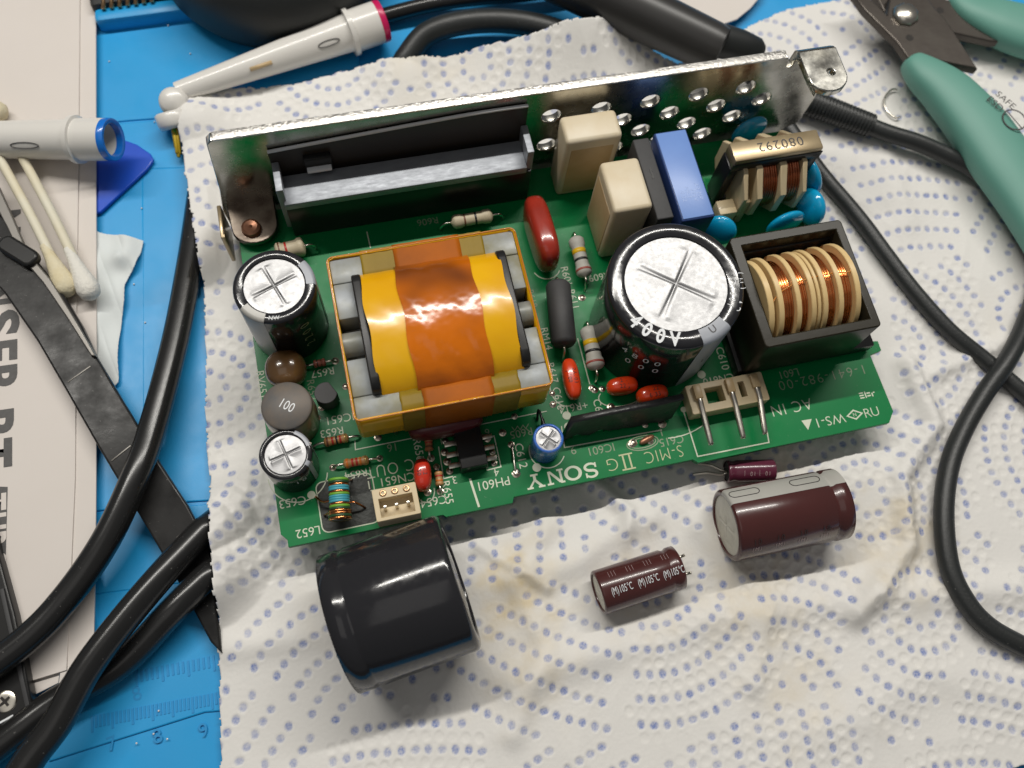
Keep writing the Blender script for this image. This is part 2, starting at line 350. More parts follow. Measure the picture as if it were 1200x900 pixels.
# dirt specks on the mat
sp = MB()
for px in ((166, 244), (157, 333), (170, 378), (197, 30), (223, 63), (128, 72), (181, 143), (180, 860), (196, 866), (160, 871), (186, 833)):
    q = U(*px, ZM + .7); sp.lathe([(0, .22), (.18, .14), (.22, 0)], TR(*q), 8)
sp.build('debris', M_OFFWHITE, wm)['kind'] = 'stuff'

# ------------------------------------------------------------------ paper towel
def towel():
    step = 0.33; x0, x1, y0, y1 = -58, 262, -120, 190
    xs = np.arange(x0, x1, step); ys = np.arange(y0, y1, step); X, Y = np.meshgrid(xs, ys); H = np.full(X.shape, .55)
    r2 = np.random.default_rng(5)
    for k in range(26):                                # soft unevenness
        lam = r2.uniform(16, 70); a = r2.uniform(0, 6.28); ph = r2.uniform(0, 6.28)
        H += lam * .0021 * np.sin((X * math.cos(a) + Y * math.sin(a)) * 6.28 / lam + ph)
    for k in range(7):                                 # sharper crumples
        lam = r2.uniform(14, 34); a = r2.uniform(0, 6.28); ph = r2.uniform(0, 6.28); u_ = (X * math.cos(a) + Y * math.sin(a)) * 6.28 / lam + ph + 1.3 * np.sin((X * math.sin(a) - Y * math.cos(a)) * 6.28 / (lam * 1.9) + ph * 2)
        H += .34 * (1 - np.abs(np.sin(u_ * .5))) ** 3 * (.5 + .5 * np.sin(X / 31 + ph) * np.cos(Y / 27 - ph))
    H -= H.min(); H = H * .7 + .2
    def crease(pts, hgt, wd):
        nonlocal H
        best = np.full(X.shape, 1e9)
        for (ax, ay), (bx, by) in zip(pts[:-1], pts[1:]):
            dx, dy = bx - ax, by - ay; t = np.clip(((X - ax) * dx + (Y - ay) * dy) / (dx * dx + dy * dy), 0, 1)
            best = np.minimum(best, np.hypot(X - ax - t * dx, Y - ay - t * dy))
        H = H + hgt * np.exp(-(best / wd) ** 2)
    W_ = lambda pts: [U(u, v, 1)[:2] for u, v in pts]
    crease(W_([(1060, 430), (1090, 500), (1050, 560), (1060, 640), (1000, 720)]), 3.4, 3.0)
    crease(W_([(1090, 440), (1180, 400)]), 1.8, 2.4)
    crease(W_([(690, 560), (735, 600), (730, 680)]), 2.2, 2.0)
    crease(W_([(560, 690), (680, 660), (760, 610)]), 2.0, 3.5)
    crease(W_([(246, 652), (300, 645), (380, 600)]), .8, 1.3)
    crease(W_([(600, 800), (800, 730), (1000, 700), (1190, 690)]), 2.0, 4)
    crease(W_([(960, 860), (1090, 790), (1200, 810)]), 1.0, 5)
    crease(W_([(270, 760), (400, 740), (470, 830)]), 1.3, 3)
    crease(W_([(1000, 20), (1010, 120), (1060, 260)]), 1.0, 4)
    crease(W_([(820, 620), (900, 700), (880, 800)]), 1.5, 3)
    crease(W_([(640, 620), (600, 680), (640, 760), (600, 860)]), 1.6, 3)
    crease(W_([(560, 640), (640, 690)]), 1.5, 1.6)
    for (u, v), hh, wd in (((690, 10), 13, 22), ((640, 40), 5, 22), ((560, 40), 5, 20), ((880, 560), 2.6, 17), ((1010, 560), 2.0, 12), ((700, 640), 1.2, 12), ((217, 118), 6.5, 11)):
        cx, cy, _ = U(u, v, 3 if hh < 6 else 12); H += hh * np.exp(-((X - cx) ** 2 + (Y - cy) ** 2) / (2 * (wd * .55) ** 2))
    def tunnel(px, r_, fo=6.0):
        nonlocal H
        P = [U(*q) for q in px]; best = np.full(X.shape, -9.0)
        for (ax, ay, az), (bx, by, bz) in zip(P[:-1], P[1:]):
            dx, dy = bx - ax, by - ay; t = np.clip(((X - ax) * dx + (Y - ay) * dy) / (dx * dx + dy * dy), 0, 1); d = np.hypot(X - ax - t * dx, Y - ay - t * dy)
            best = np.maximum(best, (az + t * (bz - az) + r_ + .9) * np.exp(-(np.maximum(d - r_ * .75, 0) / fo) ** 2))
        H = np.maximum(H, best) + .12 * np.minimum(H, best)
    tunnel([(224, 300, 2.4), (232, 235, 1.4), (240, 180, .6)], 3.1)
    tunnel([(232, 628, 6.8), (246, 616, 6.0), (264, 603, 3.5), (290, 588, .5)], 3.1); tunnel([(238, 680, 5.5), (254, 668, 4.6), (268, 657, 2.6), (290, 640, .3)], 3.1)
    tunnel([(478, 66, 1.6), (472, 76, .6), (466, 92, -1.5)], 3.3, 11)
    # under the board it stays flat
    inside = np.clip(1 - np.maximum.reduce([-1 - X, X - 150, 6 - Y, Y - 92, np.zeros_like(X)]) / 6, 0, 1); H = H * (1 - inside) + np.minimum(H, 2.2) * inside
    for (px, rr) in (((470, 700), 20), ((745, 690), 13), ((915, 620), 17)):
        cx, cy, _ = U(*px, 1); wgt = np.exp(-(((X - cx) ** 2 + (Y - cy) ** 2) / rr ** 2) ** 2); H = H * (1 - wgt) + .9 * wgt
    base = H.copy()
    # embossed dots: patches of concentric or parallel dotted rows
    cells = []
    while len(cells) < 80:
        c = (r2.uniform(x0, x1), r2.uniform(y0, y1))
        if all(math.hypot(c[0] - d[0], c[1] - d[1]) > 22 for d in cells): cells.append(c)
        if r2.random() < .0006: break
    cells = np.array(cells); dots = []
    for ci, (cx, cy) in enumerate(cells):
        blanks = r2.random() < .6
        typ = r2.random(); a = r2.uniform(0, 6.28)
        if typ < .3: ox, oy, rr0 = cx, cy, 4.0
        elif typ < .65: dd = r2.uniform(16, 30); ox, oy, rr0 = cx + dd * math.cos(a), cy + dd * math.sin(a), 3.
        else: dd = r2.uniform(45, 110); ox, oy, rr0 = cx + dd * math.cos(a), cy + dd * math.sin(a), 3.
        dmax = math.hypot(ox - cx, oy - cy) + 40; k = max(0, int((dmax - 80 - rr0) / 2.6)); off_ = 0; rr = rr0 + k * 2.6
        while rr < dmax:
            n = max(6, int(2 * math.pi * rr / 2.85)); off = r2.uniform(0, 1) if k % 2 == 0 else off_ + .5
            off_ = off
            for i in range(n):
                t = 2 * math.pi * (i + off) / n; x = ox + rr * math.cos(t); y = oy + rr * math.sin(t)
                if abs(x - cx) > 40 or abs(y - cy) > 40: continue
                dd2 = np.hypot(cells[:, 0] - x, cells[:, 1] - y); o2 = np.argsort(dd2)[:2]
                if k % 2 and not blanks: continue
                if o2[0] != ci or dd2[o2[1]] - dd2[o2[0]] < 2.3: continue
                dots.append((x + r2.normal(0, .06), y + r2.normal(0, .06), k % 2))
            k += 1; rr += 2.6
    ink = np.zeros(X.shape)
    for x, y, blank in dots:
        i = int((y - y0) / step); j = int((x - x0) / step); r = 6
        sl = (slice(max(i - r, 0), i + r + 2), slice(max(j - r, 0), j + r + 2)); xx = X[sl] - x; yy = Y[sl] - y
        if xx.size == 0: continue
        e = r2.uniform(.85, 1.15); d = np.hypot(xx * e, yy / e)
        amp = r2.uniform(.10, .24) if not blank else r2.uniform(.08, .24)
        H[sl] -= amp / (1 + np.exp(np.clip((d - .95) / .11, -30, 30)))
        H[sl] += amp * .35 * np.exp(-((d - 1.25) / .22) ** 2)
        if not blank: ink[sl] = np.maximum(ink[sl], np.clip((1.0 - d) / .3, 0, 1) * r2.uniform(.55, 1))
    H += r2.normal(0, .018, H.shape)
    stain = np.zeros(X.shape)
    for (u, v), rr, am in (((600, 688), 5, .9), ((612, 700), 9, .6), ((585, 715), 6, .6), ((500, 48), 12, .5), ((1055, 625), 8, .55), ((1045, 650), 11, .4), ((885, 545), 12, .35), ((880, 700), 12, .4), ((750, 690), 10, .3), ((610, 770), 10, .35), ((930, 800), 9, .3)):
        cx, cy, _ = U(u, v, 1); d = np.hypot(X - cx, Y - cy) + 1.6 * np.sin(X * .9 + cx) + 1.5 * np.sin(Y * 1.1 - cy) + np.sin(X * .35 - Y * .6) * 2; stain = np.maximum(stain, am * np.exp(-(np.maximum(d, 0) / rr) ** 2))
    # outline, as torn and cut
    px = [(203, 97, 1), (207, 140, 1), (215, 185, 1), (222, 235, 1), (228, 270, 1), (235, 310, 1), (240, 360, 1), (241, 420, 1), (242, 480, 1), (243, 540, 1), (245, 600, 1), (247, 650, 1), (252, 700, 1), (256, 760, 1), (258, 830, 1), (260, 905, 1),
          (265, 1100, 1), (700, 1000, 1), (1060, 925, 1), (1130, 915, 1), (1200, 898, 1), (1300, 868, 1), (1330, 300, 1), (1300, 30, 1), (1160, -4, 1), (1050, -14, 1), (960, 4, 1), (920, 12, 1), (880, 30, 1), (840, 52, 2), (795, 75, 5), (770, 62, 8), (745, 42, 9), (725, 26, 10), (700, 20, 10), (680, 22, 10), (655, 27, 8),
          (635, 36, 7), (560, 56, 5), (500, 66, 4), (450, 69, 3), (400, 84, 2), (350, 98, 1), (300, 103, 1), (250, 101, 1), (215, 95, 1)]
    # drape height decides where the outline pixel lies: march along its ray
    poly = []
    def hgt(x, y):
        j = min(max(int((x - x0) / step), 0), X.shape[1] - 1); i = min(max(int((y - y0) / step), 0), X.shape[0] - 1); return base[i, j]
    for u, v, z in px:
        z = 1.0
        for _ in range(14): q = U(u, v, z); z = .5 * z + .5 * hgt(q[0], q[1])
        q = U(u, v, z); poly.append((q[0], q[1]))
    PP = []
    for k in range(len(poly)):                          # finely torn edge
        a_, b_ = np.array(poly[k]), np.array(poly[(k + 1) % len(poly)]); n = max(2, int(np.hypot(*(b_ - a_)) / .8))
        for t in range(n): PP.append(a_ + (b_ - a_) * t / n + r2.normal(0, .16, 2))
    PP = np.array(PP)
    cx = (xs[:-1] + step / 2); cy = (ys[:-1] + step / 2); ins = np.zeros((len(cy), len(cx)), bool)
    xa, ya = PP[:, 0], PP[:, 1]; xb, yb = np.roll(xa, -1), np.roll(ya, -1)
    for i, yq in enumerate(cy):
        cr = (ya > yq) != (yb > yq); xi = xa[cr] + (yq - ya[cr]) * (xb[cr] - xa[cr]) / (yb[cr] - ya[cr])
        xi.sort()
        ins[i] = (np.searchsorted(xi, cx) % 2) == 1
    ny, nx = X.shape; idx = np.arange(ny * nx).reshape(ny, nx)
    q = np.stack([idx[:-1, :-1], idx[:-1, 1:], idx[1:, 1:], idx[1:, :-1]], -1)[ins]
    used = np.unique(q); remap = -np.ones(ny * nx, int); remap[used] = np.arange(len(used)); q = remap[q]
    co = np.stack([X, Y, H], -1).reshape(-1, 3)[used] * MM; me = bpy.data.meshes.new('paper_towel')
    me.vertices.add(len(used)); me.vertices.foreach_set('co', co.ravel().astype(np.float32))
    me.loops.add(q.size); me.loops.foreach_set('vertex_index', q.ravel().astype(np.int32)); me.polygons.add(len(q)); me.polygons.foreach_set('loop_start', np.arange(0, q.size, 4, dtype=np.int32))
    me.update(calc_edges=True); me.validate()
    at = me.attributes.new('ink', 'FLOAT', 'POINT'); at.data.foreach_set('value', ink.ravel()[used].astype(np.float32))
    at = me.attributes.new('stain', 'FLOAT', 'POINT'); at.data.foreach_set('value', stain.ravel()[used].astype(np.float32))
    ob = link('paper_towel', me, M_TOWEL, None, True)
    ob.modifiers.new('thickness', 'SOLIDIFY').thickness = .25 * MM; ob.modifiers['thickness'].offset = -1
    tag(ob, 'white kitchen paper towel printed with blue dots, spread under the circuit board', 'paper towel')
    return hgt
TH = towel()

# ------------------------------------------------------------------ the power supply board
PSU = empty('power_supply_board', (72, 40, BZ), 'green power supply circuit board carrying a yellow taped transformer and large capacitors', 'circuit board')
pcb_me = plate([[(1.2, 0), (35, 0), (35.6, -.6), (50.6, -.6), (51.2, .7), (93.6, .7), (94.6, -.3), (142.6, -.3), (144.6, 2.2), (144.2, 17.0), (147.4, 17.6), (147.4, 20), (143.6, 20.6), (143.6, 82.6), (0, 82.6), (0, 3), (1.2, 1.6)]], 1.6, .06, Matrix.Translation((0, 0, BZ - .8)))
PCB = link('printed_circuit_board', pcb_me, M_PCB, PSU, 30)
Z0 = BZ + .05
def silk(s, px, h, rot=180, mt=None, thin=0.0, sp=1.0, sxw=1.0):
    x, y, _ = B(*px, 0); me = text_mesh(s, h, thin, sp, 0, sxw); me.transform(Matrix.Translation((x * MM, y * MM, Z0 * MM)) @ Matrix.Rotation(math.radians(rot), 4, 'Z'))
    return link('silkscreen_text', me, mt or M_SILK, PCB)
T_ = M_SILK; D_ = M_SILKD
for s, px, h, rot, mt in (('IC601', (705, 527), 2.0, 180, D_), ('C615', (787, 517), 2.0, 180, D_), ('9', (672, 528), 2.0, 180, D_), ('1', (775, 507), 2, 180, D_), ('+R614', (672, 478), 1.9, 180, T_),
        ('PH601', (579, 567), 2.1, 180, T_), ('4', (582, 554), 1.8, 180, T_), ('3', (533, 563), 1.8, 180, T_), ('1', (517, 517), 1.8, 180, D_), ('6', (571, 507), 1.8, 180, D_), ('16', (459, 525), 1.9, 180, D_),
        ('CN651  1', (459, 563.5), 2.0, 180, T_), ('R653', (389, 507), 1.9, 180, T_), ('R654', (417, 556), 1.8, 180, T_), ('C653', (343, 589), 2.0, 180, T_), ('L652', (361, 624), 2.0, 180, T_), ('C654', (508, 588), 2.0, 180, T_),
        ('R655', (525, 577), 1.9, -90, T_), ('R656', (491, 527), 1.9, -90, T_), ('C612', (611, 534), 2.0, -90, T_), ('R605', (611, 508), 1.9, 180, D_), ('C610', (847, 420), 2.0, -90, T_), ('CN610', (842, 445), 1.9, 180, T_),
        ('L601', (925, 438), 2.0, 180, D_), ('R657', (378, 437), 1.9, 180, T_), ('R652', (366, 457), 1.8, -90, D_), ('IC651', (399, 491), 2.0, 180, T_), ('RV651', (307, 450), 1.9, -90, T_), ('R606', (501, 260), 1.9, 180, D_),
        ('R601', (664, 323), 1.9, -90, T_), ('R609', (702, 325), 1.9, 180, T_), ('R611', (672, 350), 1.9, -90, T_), ('R617', (648, 437), 1.8, -90, T_), ('C616', (655, 467), 1.9, -90, T_), ('RM14', (641, 397), 1.8, -90, T_), ('C6', (701, 475), 1.9, -90, T_),
        ('R618', (624, 350), 1.7, -90, D_), ('C611', (834, 478), 1.6, 180, D_), ('R607', (716, 330), 1.6, -90, D_)):
    silk(s, px, h, rot, mt)
silk('AC IN', (928, 478), 2.9, 180, T_, .012, 1.12, .9); silk('DC OUT', (464, 548.5), 2.9, 180, M_SILK, .012, 1.12, .82); silk('S-MIC', (778, 533), 3.0, 180, M_SILKY, .02, 1.1, .85)
silk('G', (718, 545), 3.1, 180, M_SILKY, .02); silk('WS-1', (974, 493), 2.4, 180, T_, .008, 1.05); silk('1-641-982-00', (963, 443), 2.5, 180, D_, .012, 1.22)
def silk_poly(loops, mt=None, name='silkscreen_mark'):
    me = plate(loops, .02, 0, Matrix.Translation((0, 0, Z0))); return link(name, me, mt or M_SILK, PCB)
def bl(u, v): return B(u, v)[:2]
def silk_line(px, wd=.28, mt=None, name='silkscreen_line'):
    mb = MB(); P = [Vector((*bl(*q), 0)) for q in px]
    for i, (a, b) in enumerate(zip(P[:-1], P[1:])):
        d = (b - a).normalized(); n = Vector((-d.y, d.x, 0)) * wd / 2; z = Vector((0, 0, Z0 + .004 * (i % 3))); a2 = a - d * wd / 2; b2 = b + d * wd / 2
        mb.add([a2 - n + z, b2 - n + z, b2 + n + z, a2 + n + z], [[0, 1, 2, 3]])
    return mb.build(name, mt or M_SILK, PCB, None)
# roman two with serifs
cx, cy = bl(735, 541)
for dx in (-.75, .75): silk_poly([[(cx + dx - .2, cy - 1.6), (cx + dx + .2, cy - 1.6), (cx + dx + .2, cy + 1.6), (cx + dx - .2, cy + 1.6)]], M_SILKY)
for dy in (-1.75, 1.75): silk_poly([[(cx - 1.6, cy + dy - .17), (cx + 1.6, cy + dy - .17), (cx + 1.6, cy + dy + .17), (cx - 1.6, cy + dy + .17)]], M_SILKY)
# maker's name in wide slab letters
def slab_letters():
    K = {}
    ser = lambda x0, x1, y, h=.13: [(x0, y), (x1, y), (x1, y + h), (x0, y + h)]
    K['O'] = ([circ(.62, .5, .52, 40, .62), circ(.62, .5, .36, 40, .38)], 1.24)
    N_ = [[(.14, .06), (.30, .06), (.30, .94), (.14, .94)], [(.95, .06), (1.09, .06), (1.09, .94), (.95, .94)], [(.14, .94), (.38, .94), (1.09, .05), (.88, .05)], ser(0, .44, 0), ser(0, .3, .87), ser(.8, 1.24, .87)]
    Y_ = [[(.52, .06), (.72, .06), (.72, .48), (.52, .48)], [(.08, .94), (.32, .94), (.72, .44), (.53, .40)], [(1.16, .94), (.98, .94), (.62, .48), (.72, .40)], ser(.36, .88, 0), ser(0, .46, .87), ser(.82, 1.26, .87)]
    pts = []
    for i in range(60):
        t = i / 59
        if t < .5: a = math.radians(20 + 250 * t / .5); c = (.5 + .36 * math.cos(a), .745 + .225 * math.sin(a))
        else: a = math.radians(90 - 250 * (t - .5) / .5); c = (.5 + .38 * math.cos(a), .275 + .235 * math.sin(a))
        pts.append(c)
    L_ = []; R_ = []
    for i, c in enumerate(pts):
        a, b = pts[max(i - 1, 0)], pts[min(i + 1, 59)]; d = math.hypot(b[0] - a[0], b[1] - a[1]) or 1; nx, ny = -(b[1] - a[1]) / d, (b[0] - a[0]) / d
        wd = .065 + .035 * math.sin(math.pi * i / 59); L_.append((c[0] + nx * wd, c[1] + ny * wd)); R_.append((c[0] - nx * wd, c[1] - ny * wd))
    S_ = [L_ + R_[::-1], [(.80, .66), (.93, .66), (.93, 1.0), (.83, 1.0)], [(.07, 0), (.17, 0), (.2, .34), (.07, .34)]]
    return K['O'], (N_, 1.24), (Y_, 1.26), (S_, 1.0)
Ol, Nl, Yl, Sl = slab_letters()
def place_letter(shape, px, h, name='silkscreen_text'):
    polys, wdt = shape; x, y = bl(*px); parts = []
    groups = [polys] if shape is Ol else [[q] for q in polys]
    for i, g in enumerate(groups):
        parts.append((plate([[((q[0] - wdt / 2) * h, (q[1] - .5) * h) for q in lp] for lp in g], .02, 0), Matrix.Translation((0, 0, .003 * i))))
    me = join_mesh(parts); me.transform(Matrix.Translation((x * MM, y * MM, Z0 * MM)) @ Matrix.Rotation(math.pi, 4, 'Z')); link(name, me, M_SILK, PCB)
place_letter(Sl, (692.5, 551), 3.3); place_letter(Ol, (671.5, 554.5), 3.3); place_letter(Nl, (650.5, 559), 3.3); place_letter(Yl, (627, 564), 3.3)
# warning triangle, diamond, recognised-component mark, small block
a_ = [bl(939, 493), bl(951, 491), bl(947, 504)]; silk_poly([a_])
x, y = bl(1001.5, 486); silk_poly([[(x - 2.2, y), (x, y - 1.3), (x + 2.2, y), (x, y + 1.3)], [(x - 1.6, y), (x, y - .9), (x + 1.6, y), (x, y + .9)]])
silk('N', (1001.5, 486), .9, 180); silk('RU', (1021, 482.5), 2.4, 0, T_, .012, .9)
x, y = bl(1015, 462.5)
for k, (dx, dy, ww, hh) in enumerate(((-1.2, .6, 1.1, .3), (-1.2, 0, 1.1, .3), (-1.2, -.6, 1.1, .3), (-.2, 0, .3, 1.6), (.6, .3, .9, .35), (.6, -.4, .9, .35), (1.5, -.3, .3, .9), (2.0, .2, .4, .3))):
    silk_poly([[(x + dx - ww / 2, y + dy - hh / 2), (x + dx + ww / 2, y + dy - hh / 2), (x + dx + ww / 2, y + dy + hh / 2), (x + dx - ww / 2, y + dy + hh / 2)]])
for px, wd in (([(551, 562), (561, 593)], .5), ([(800, 479), (817.5, 535), (901, 518.5), (899, 507)], .3), ([(855, 395), (869, 437), (915, 427), (1010, 409)], .26), ([(658, 500), (661.5, 524.5), (775, 504)], .28),
               ([(435, 575), (487, 566)], .28), ([(416, 517), (416.5, 527), (496, 511), (640, 482)], .24), ([(514, 524), (520, 561), (530, 558.5)], .26), ([(562, 513), (579, 511), (587, 547), (571, 551)], .26), ([(677, 397), (691, 450)], .28), ([(430, 272), (434, 290)], .25)):
    silk_line(px, wd)
x, y = bl(611, 500)
silk_line([(600 + i * 3.2, 503 - i * .6 + (2.4 if i % 2 else -2.4)) for i in range(7)], .2, M_SILKD)
def ring_px(u, v, rx, ry, mt=None, a0=0, a1=360, wd=.25):
    x, y = bl(u, v); n = 22; lp = [(x + rx * math.cos(math.radians(a0 + (a1 - a0) * i / n)), y + ry * math.sin(math.radians(a0 + (a1 - a0) * i / n))) for i in range(n + 1)]
    inn = [(x + (rx - wd) * math.cos(math.radians(a0 + (a1 - a0) * i / n)), y + (ry - wd) * math.sin(math.radians(a0 + (a1 - a0) * i / n))) for i in range(n + 1)]
    silk_poly([lp + inn[::-1]], mt or M_SILK, 'silkscreen_line')
ring_px(349, 555, 6.6, 6.6, None, 180, 350); ring_px(641, 528, 4.2, 4.2, None, 150, 330); ring_px(498, 574, 2.2, 3.0, None, 180, 360); ring_px(661, 455, 3.4, 4.6, None, 120, 290); ring_px(728, 463, 5.6, 2.8, None, 150, 330); ring_px(753, 519, 3.9, 1.8, M_SILKD); ring_px(753, 519, 3.3, 1.3, M_SILKD); ring_px(640, 312, 3.6, 3.6, None, 200, 330)
ring_px(775, 452, 14.9, 13, None, 262, 300); ring_px(765, 476, 4.8, 2.6, None, 120, 200)
me = plate([rrect(bl(378, 626)[0], bl(378, 626)[1], bl(437, 560)[0], bl(437, 560)[1] + 1.5, 1.6), rrect(bl(378, 626)[0] + .25, bl(378, 626)[1] + .25, bl(437, 560)[0] - .25, bl(437, 560)[1] + 1.25, 1.4)], .02, 0, Matrix.Translation((0, 0, Z0))); link('silkscreen_line', me, M_SILK, PCB)
me = plate([rrect(bl(378, 626)[0] + .3, bl(378, 626)[1] + .3, bl(437, 560)[0] - .6, bl(437, 560)[1] + 1.2, 1.2)], .02, 0, Matrix.Translation((0, 0, Z0 - .015))); link('glue_patch', me, mat('dark_glue', (.008, .012, .008), .5, bump=.5, bs=.5, bdist=.4), PCB)
# pads, solder joints and white spots
pad_me = MB().lathe([(0, .34), (.3, .3), (.62, .12), (.95, .02), (.95, -.02)], n=14).mesh('solder_pad')
spot_me = MB().lathe([(0, .03), (1.0, .03), (1.0, 0)], n=20).mesh('via_spot')
def put(name, me, px, mt, sc=1.0, par=PCB, z=0.0):
    if not me.materials: me.materials.append(mt)
    o = bpy.data.objects.new(name, me); COL.objects.link(o); x, y, _ = B(*px, 0); o.parent = par; o.matrix_parent_inverse = PINV(par)
    o.location = (x * MM, y * MM, (Z0 + z) * MM); o.scale = (sc, sc, sc); return o
for px in ((390, 548), (445, 537), (443, 512.5), (361, 520), (501, 577), (516, 576), (511.5, 547), (505, 537), (625, 461), (648, 474), (647, 461), (706, 456), (694, 455), (716, 477), (603, 488), (599, 521), (589, 507), (605, 555), (393, 423), (415, 423), (776, 497), (756, 498), (742, 519), (762, 517), (372, 490), (377, 478), (405, 453), (415, 450),
           (522, 517), (521, 530), (524, 541), (527, 552), (571, 514), (577, 530), (579, 543), (740, 521), (682, 349), (697, 457)):
    put('solder_pad', pad_me, px, M_SOLDER, random.uniform(.75, 1.05))
for px, s_ in (((629, 548), 1.0), ((365, 580), .9), ((822, 439), 1.0), ((664, 487), 1.0), ((666, 500), 1.0), ((801, 480), .7)): put('via_spot', spot_me, px, M_SILK, s_)
MB().tube([B(600, 523, .3), B(603, 545, .4), B(604, 552, .2)], .32, 10).build('jumper_wire', M_LEAD, PSU, True)
hp = MB().lathe([(0, .32), (.7, .3), (.9, .1), (.9, 0)], TR(*B(605, 553, 0)), 14).build('test_pad', M_LEAD, PSU, True)

# ---- bracket: punched steel panel with bent ears
hole_pts = [(77.8 + 12.28 * i, 19.75) for i in range(5)] + [(84.2 + 12.22 * i, 14.0) for i in range(5)] + [(77.8 + 12.28 * i, 8.3) for i in range(5)] + [(84.2 + 12.1 * i, 2.5) for i in range(5)]
MX = Matrix(((1, 0, 0, 0), (0, 0, -1, 85.0), (0, 1, 0, BZ), (0, 0, 0, 1)))
panel = plate([[(-2.2, -6.5), (-2.6, 1), (-1.2, 10), (.2, 27.6), (1.2, 28.7), (134.3, 28.7), (134.9, 27.8), (135.2, 25.2), (136.0, 24.6), (136.9, 25.2), (137.2, 28.2), (146.2, 28.2), (147.6, 24), (148.6, 11), (148.0, .9), (144, -1.2), (144, -6.5)]] + [circ(x, z, 2.6, 24) for x, z in hole_pts], 2.2, .2, MX)
BR = link('steel_bracket', panel, M_STEEL, PSU, 40)
edge = MB()
MB().box((67.8, 85.0, BZ + 28.78), (132.6, 2.3, .6), bev=.2).build('bracket_edge', M_STEELEDGE, BR, 40)
# upper ear: bend and rounded end with a hole
earp = rrect(137.2, 73.6, 146.4, 84.6, 3.2, 7)[:]
earp = [(137.2, 84.4), (137.2, 76.8)] + [(137.2 + 4.6 - 4.6 * math.cos(math.radians(a)), 77.2 - 4.2 * math.sin(math.radians(a))) for a in range(0, 181, 15)] + [(146.4, 84.4)]
EAR = link('bracket_ear', plate([earp, circ(143.0, 78.0, 1.15, 18)], 1.9, .3, Matrix.Translation((0, 0, BZ + 28.5))), M_STEEL, BR, 40)
bend = MB().lathe([(2.2, -4.6), (.3, -4.6), (.3, 4.6), (2.2, 4.6), (2.2, -4.6)], Matrix.Translation((141.8, 84.0, BZ + 27.25)) @ Matrix.Rotation(math.pi / 2, 4, 'Y'), 10, math.radians(90), math.radians(180)).build('ear_bend', M_STEEL, BR, 40)
footp = [(-1.2, 84.2)] + [(4.4 - 5.2 * math.cos(math.radians(a)), 77.6 - 4.6 * math.sin(math.radians(a))) for a in range(0, 181, 15)] + [(9.6, 84.2)]
link('bracket_foot', plate([footp], 1.6, .25, Matrix.Translation((0, 0, BZ + 2.2))), M_STAINED, BR, 40)
MB().lathe([(0, 1.7), (.5, 1.3), (1.6, 1.5), (2.2, 1.1), (2.4, 0)], TR(3.6, 76.6, BZ + 3.0), 20).build('foot_screw', M_COPPERPAD, BR, 40)
MB().box((-2.9, 78.5, BZ - .5), (1.0, 9.0, 12.0), bev=.3).build('bracket_tab', M_CHOKECORE, BR, 40)

# ---- finned heatsink in front of the bracket
HS = MB().box((42.3, 78.2, BZ + 6.3), (58.2, 7.4, 12.6), bev=.15).build('heatsink', M_SHADEALU, PSU, 40)
MB().box((41.6, 78.0, BZ + 13.85), (57.0, 7.8, 2.3), bev=.25).build('heatsink_rail', M_ALU, HS, 40)
MB().box((12.9, 79.0, BZ + 11.5), (1.6, 7.6, 16), bev=.2).build('heatsink_fin', M_ALU, HS, 40)
MB().box((70.9, 79.0, BZ + 11.5), (1.6, 7.6, 16), bev=.2).build('heatsink_fin', M_ALU, HS, 40)
pl = plate([[(12.0, 2), (71.4, 2), (71.4, 26.0), (60, 26.0), (45, 25.2), (12.0, 23.0)]], .5, .05, Matrix(((1, 0, 0, 0), (0, 0, -1, 83.2), (0, 1, 0, BZ), (0, 0, 0, 1))))
IS = link('insulator_sheet', pl, M_BLACKPLATE, PSU, 40)
MB().tube([(12.0, 83.2, BZ + 23.1), (45, 83.2, BZ + 25.3), (60, 83.2, BZ + 26.1), (71.4, 83.2, BZ + 26.1)], .42, 8, 4).build('sheet_edge', M_WHITEPRINT, IS, True)
CL = MB().box((22.4, 82.2, BZ + 17.8), (6.2, 1.4, 5), bev=.2).build('clip', M_BLACKPL, PSU, 40)
MB().box((22.4, 81.0, BZ + 17.0), (5.6, 1.4, .8), bev=.15).build('clip_edge', M_WHITEPRINT, CL, 40)

# ---- electrolytic capacitors
def cross_top(M, r, z, groove=.5, mt=M_CAPTOP, parent=None, rot=0.3, reach=.78, name='can_top', bulge=.35):
    nr, na = 26, 96; mb = MB(); vs2 = [M @ Vector((0, 0, z - groove * .55))]; fs = []
    for i in range(1, nr + 1):
        rr = r * i / nr
        for j in range(na):
            a = 2 * math.pi * j / na; x, y = rr * math.cos(a), rr * math.sin(a); c, s = math.cos(rot), math.sin(rot); xa, ya = abs(x * c + y * s), abs(-x * s + y * c)
            d = min(xa, ya) if max(xa, ya) < r * reach else 9
            wd = r * .03 + .06
            h = z + bulge * (1 - (rr / r) ** 2) * .25 - groove * math.exp(-(d / wd) ** 2) + bulge * .5 * math.exp(-(d / (wd * 5)) ** 2) * (1 if d < 8 else 0) - bulge * .35
            vs2.append(M @ Vector((x, y, h)))
    for j in range(na): fs.append([0, 1 + j, 1 + (j + 1) % na])
    for i in range(nr - 1):
        for j in range(na):
            fs.append([1 + i * na + j, 1 + (i + 1) * na + j, 1 + (i + 1) * na + (j + 1) % na, 1 + i * na + (j + 1) % na])
    mb.add(vs2, fs); return mb.build(name, mt, parent, True)
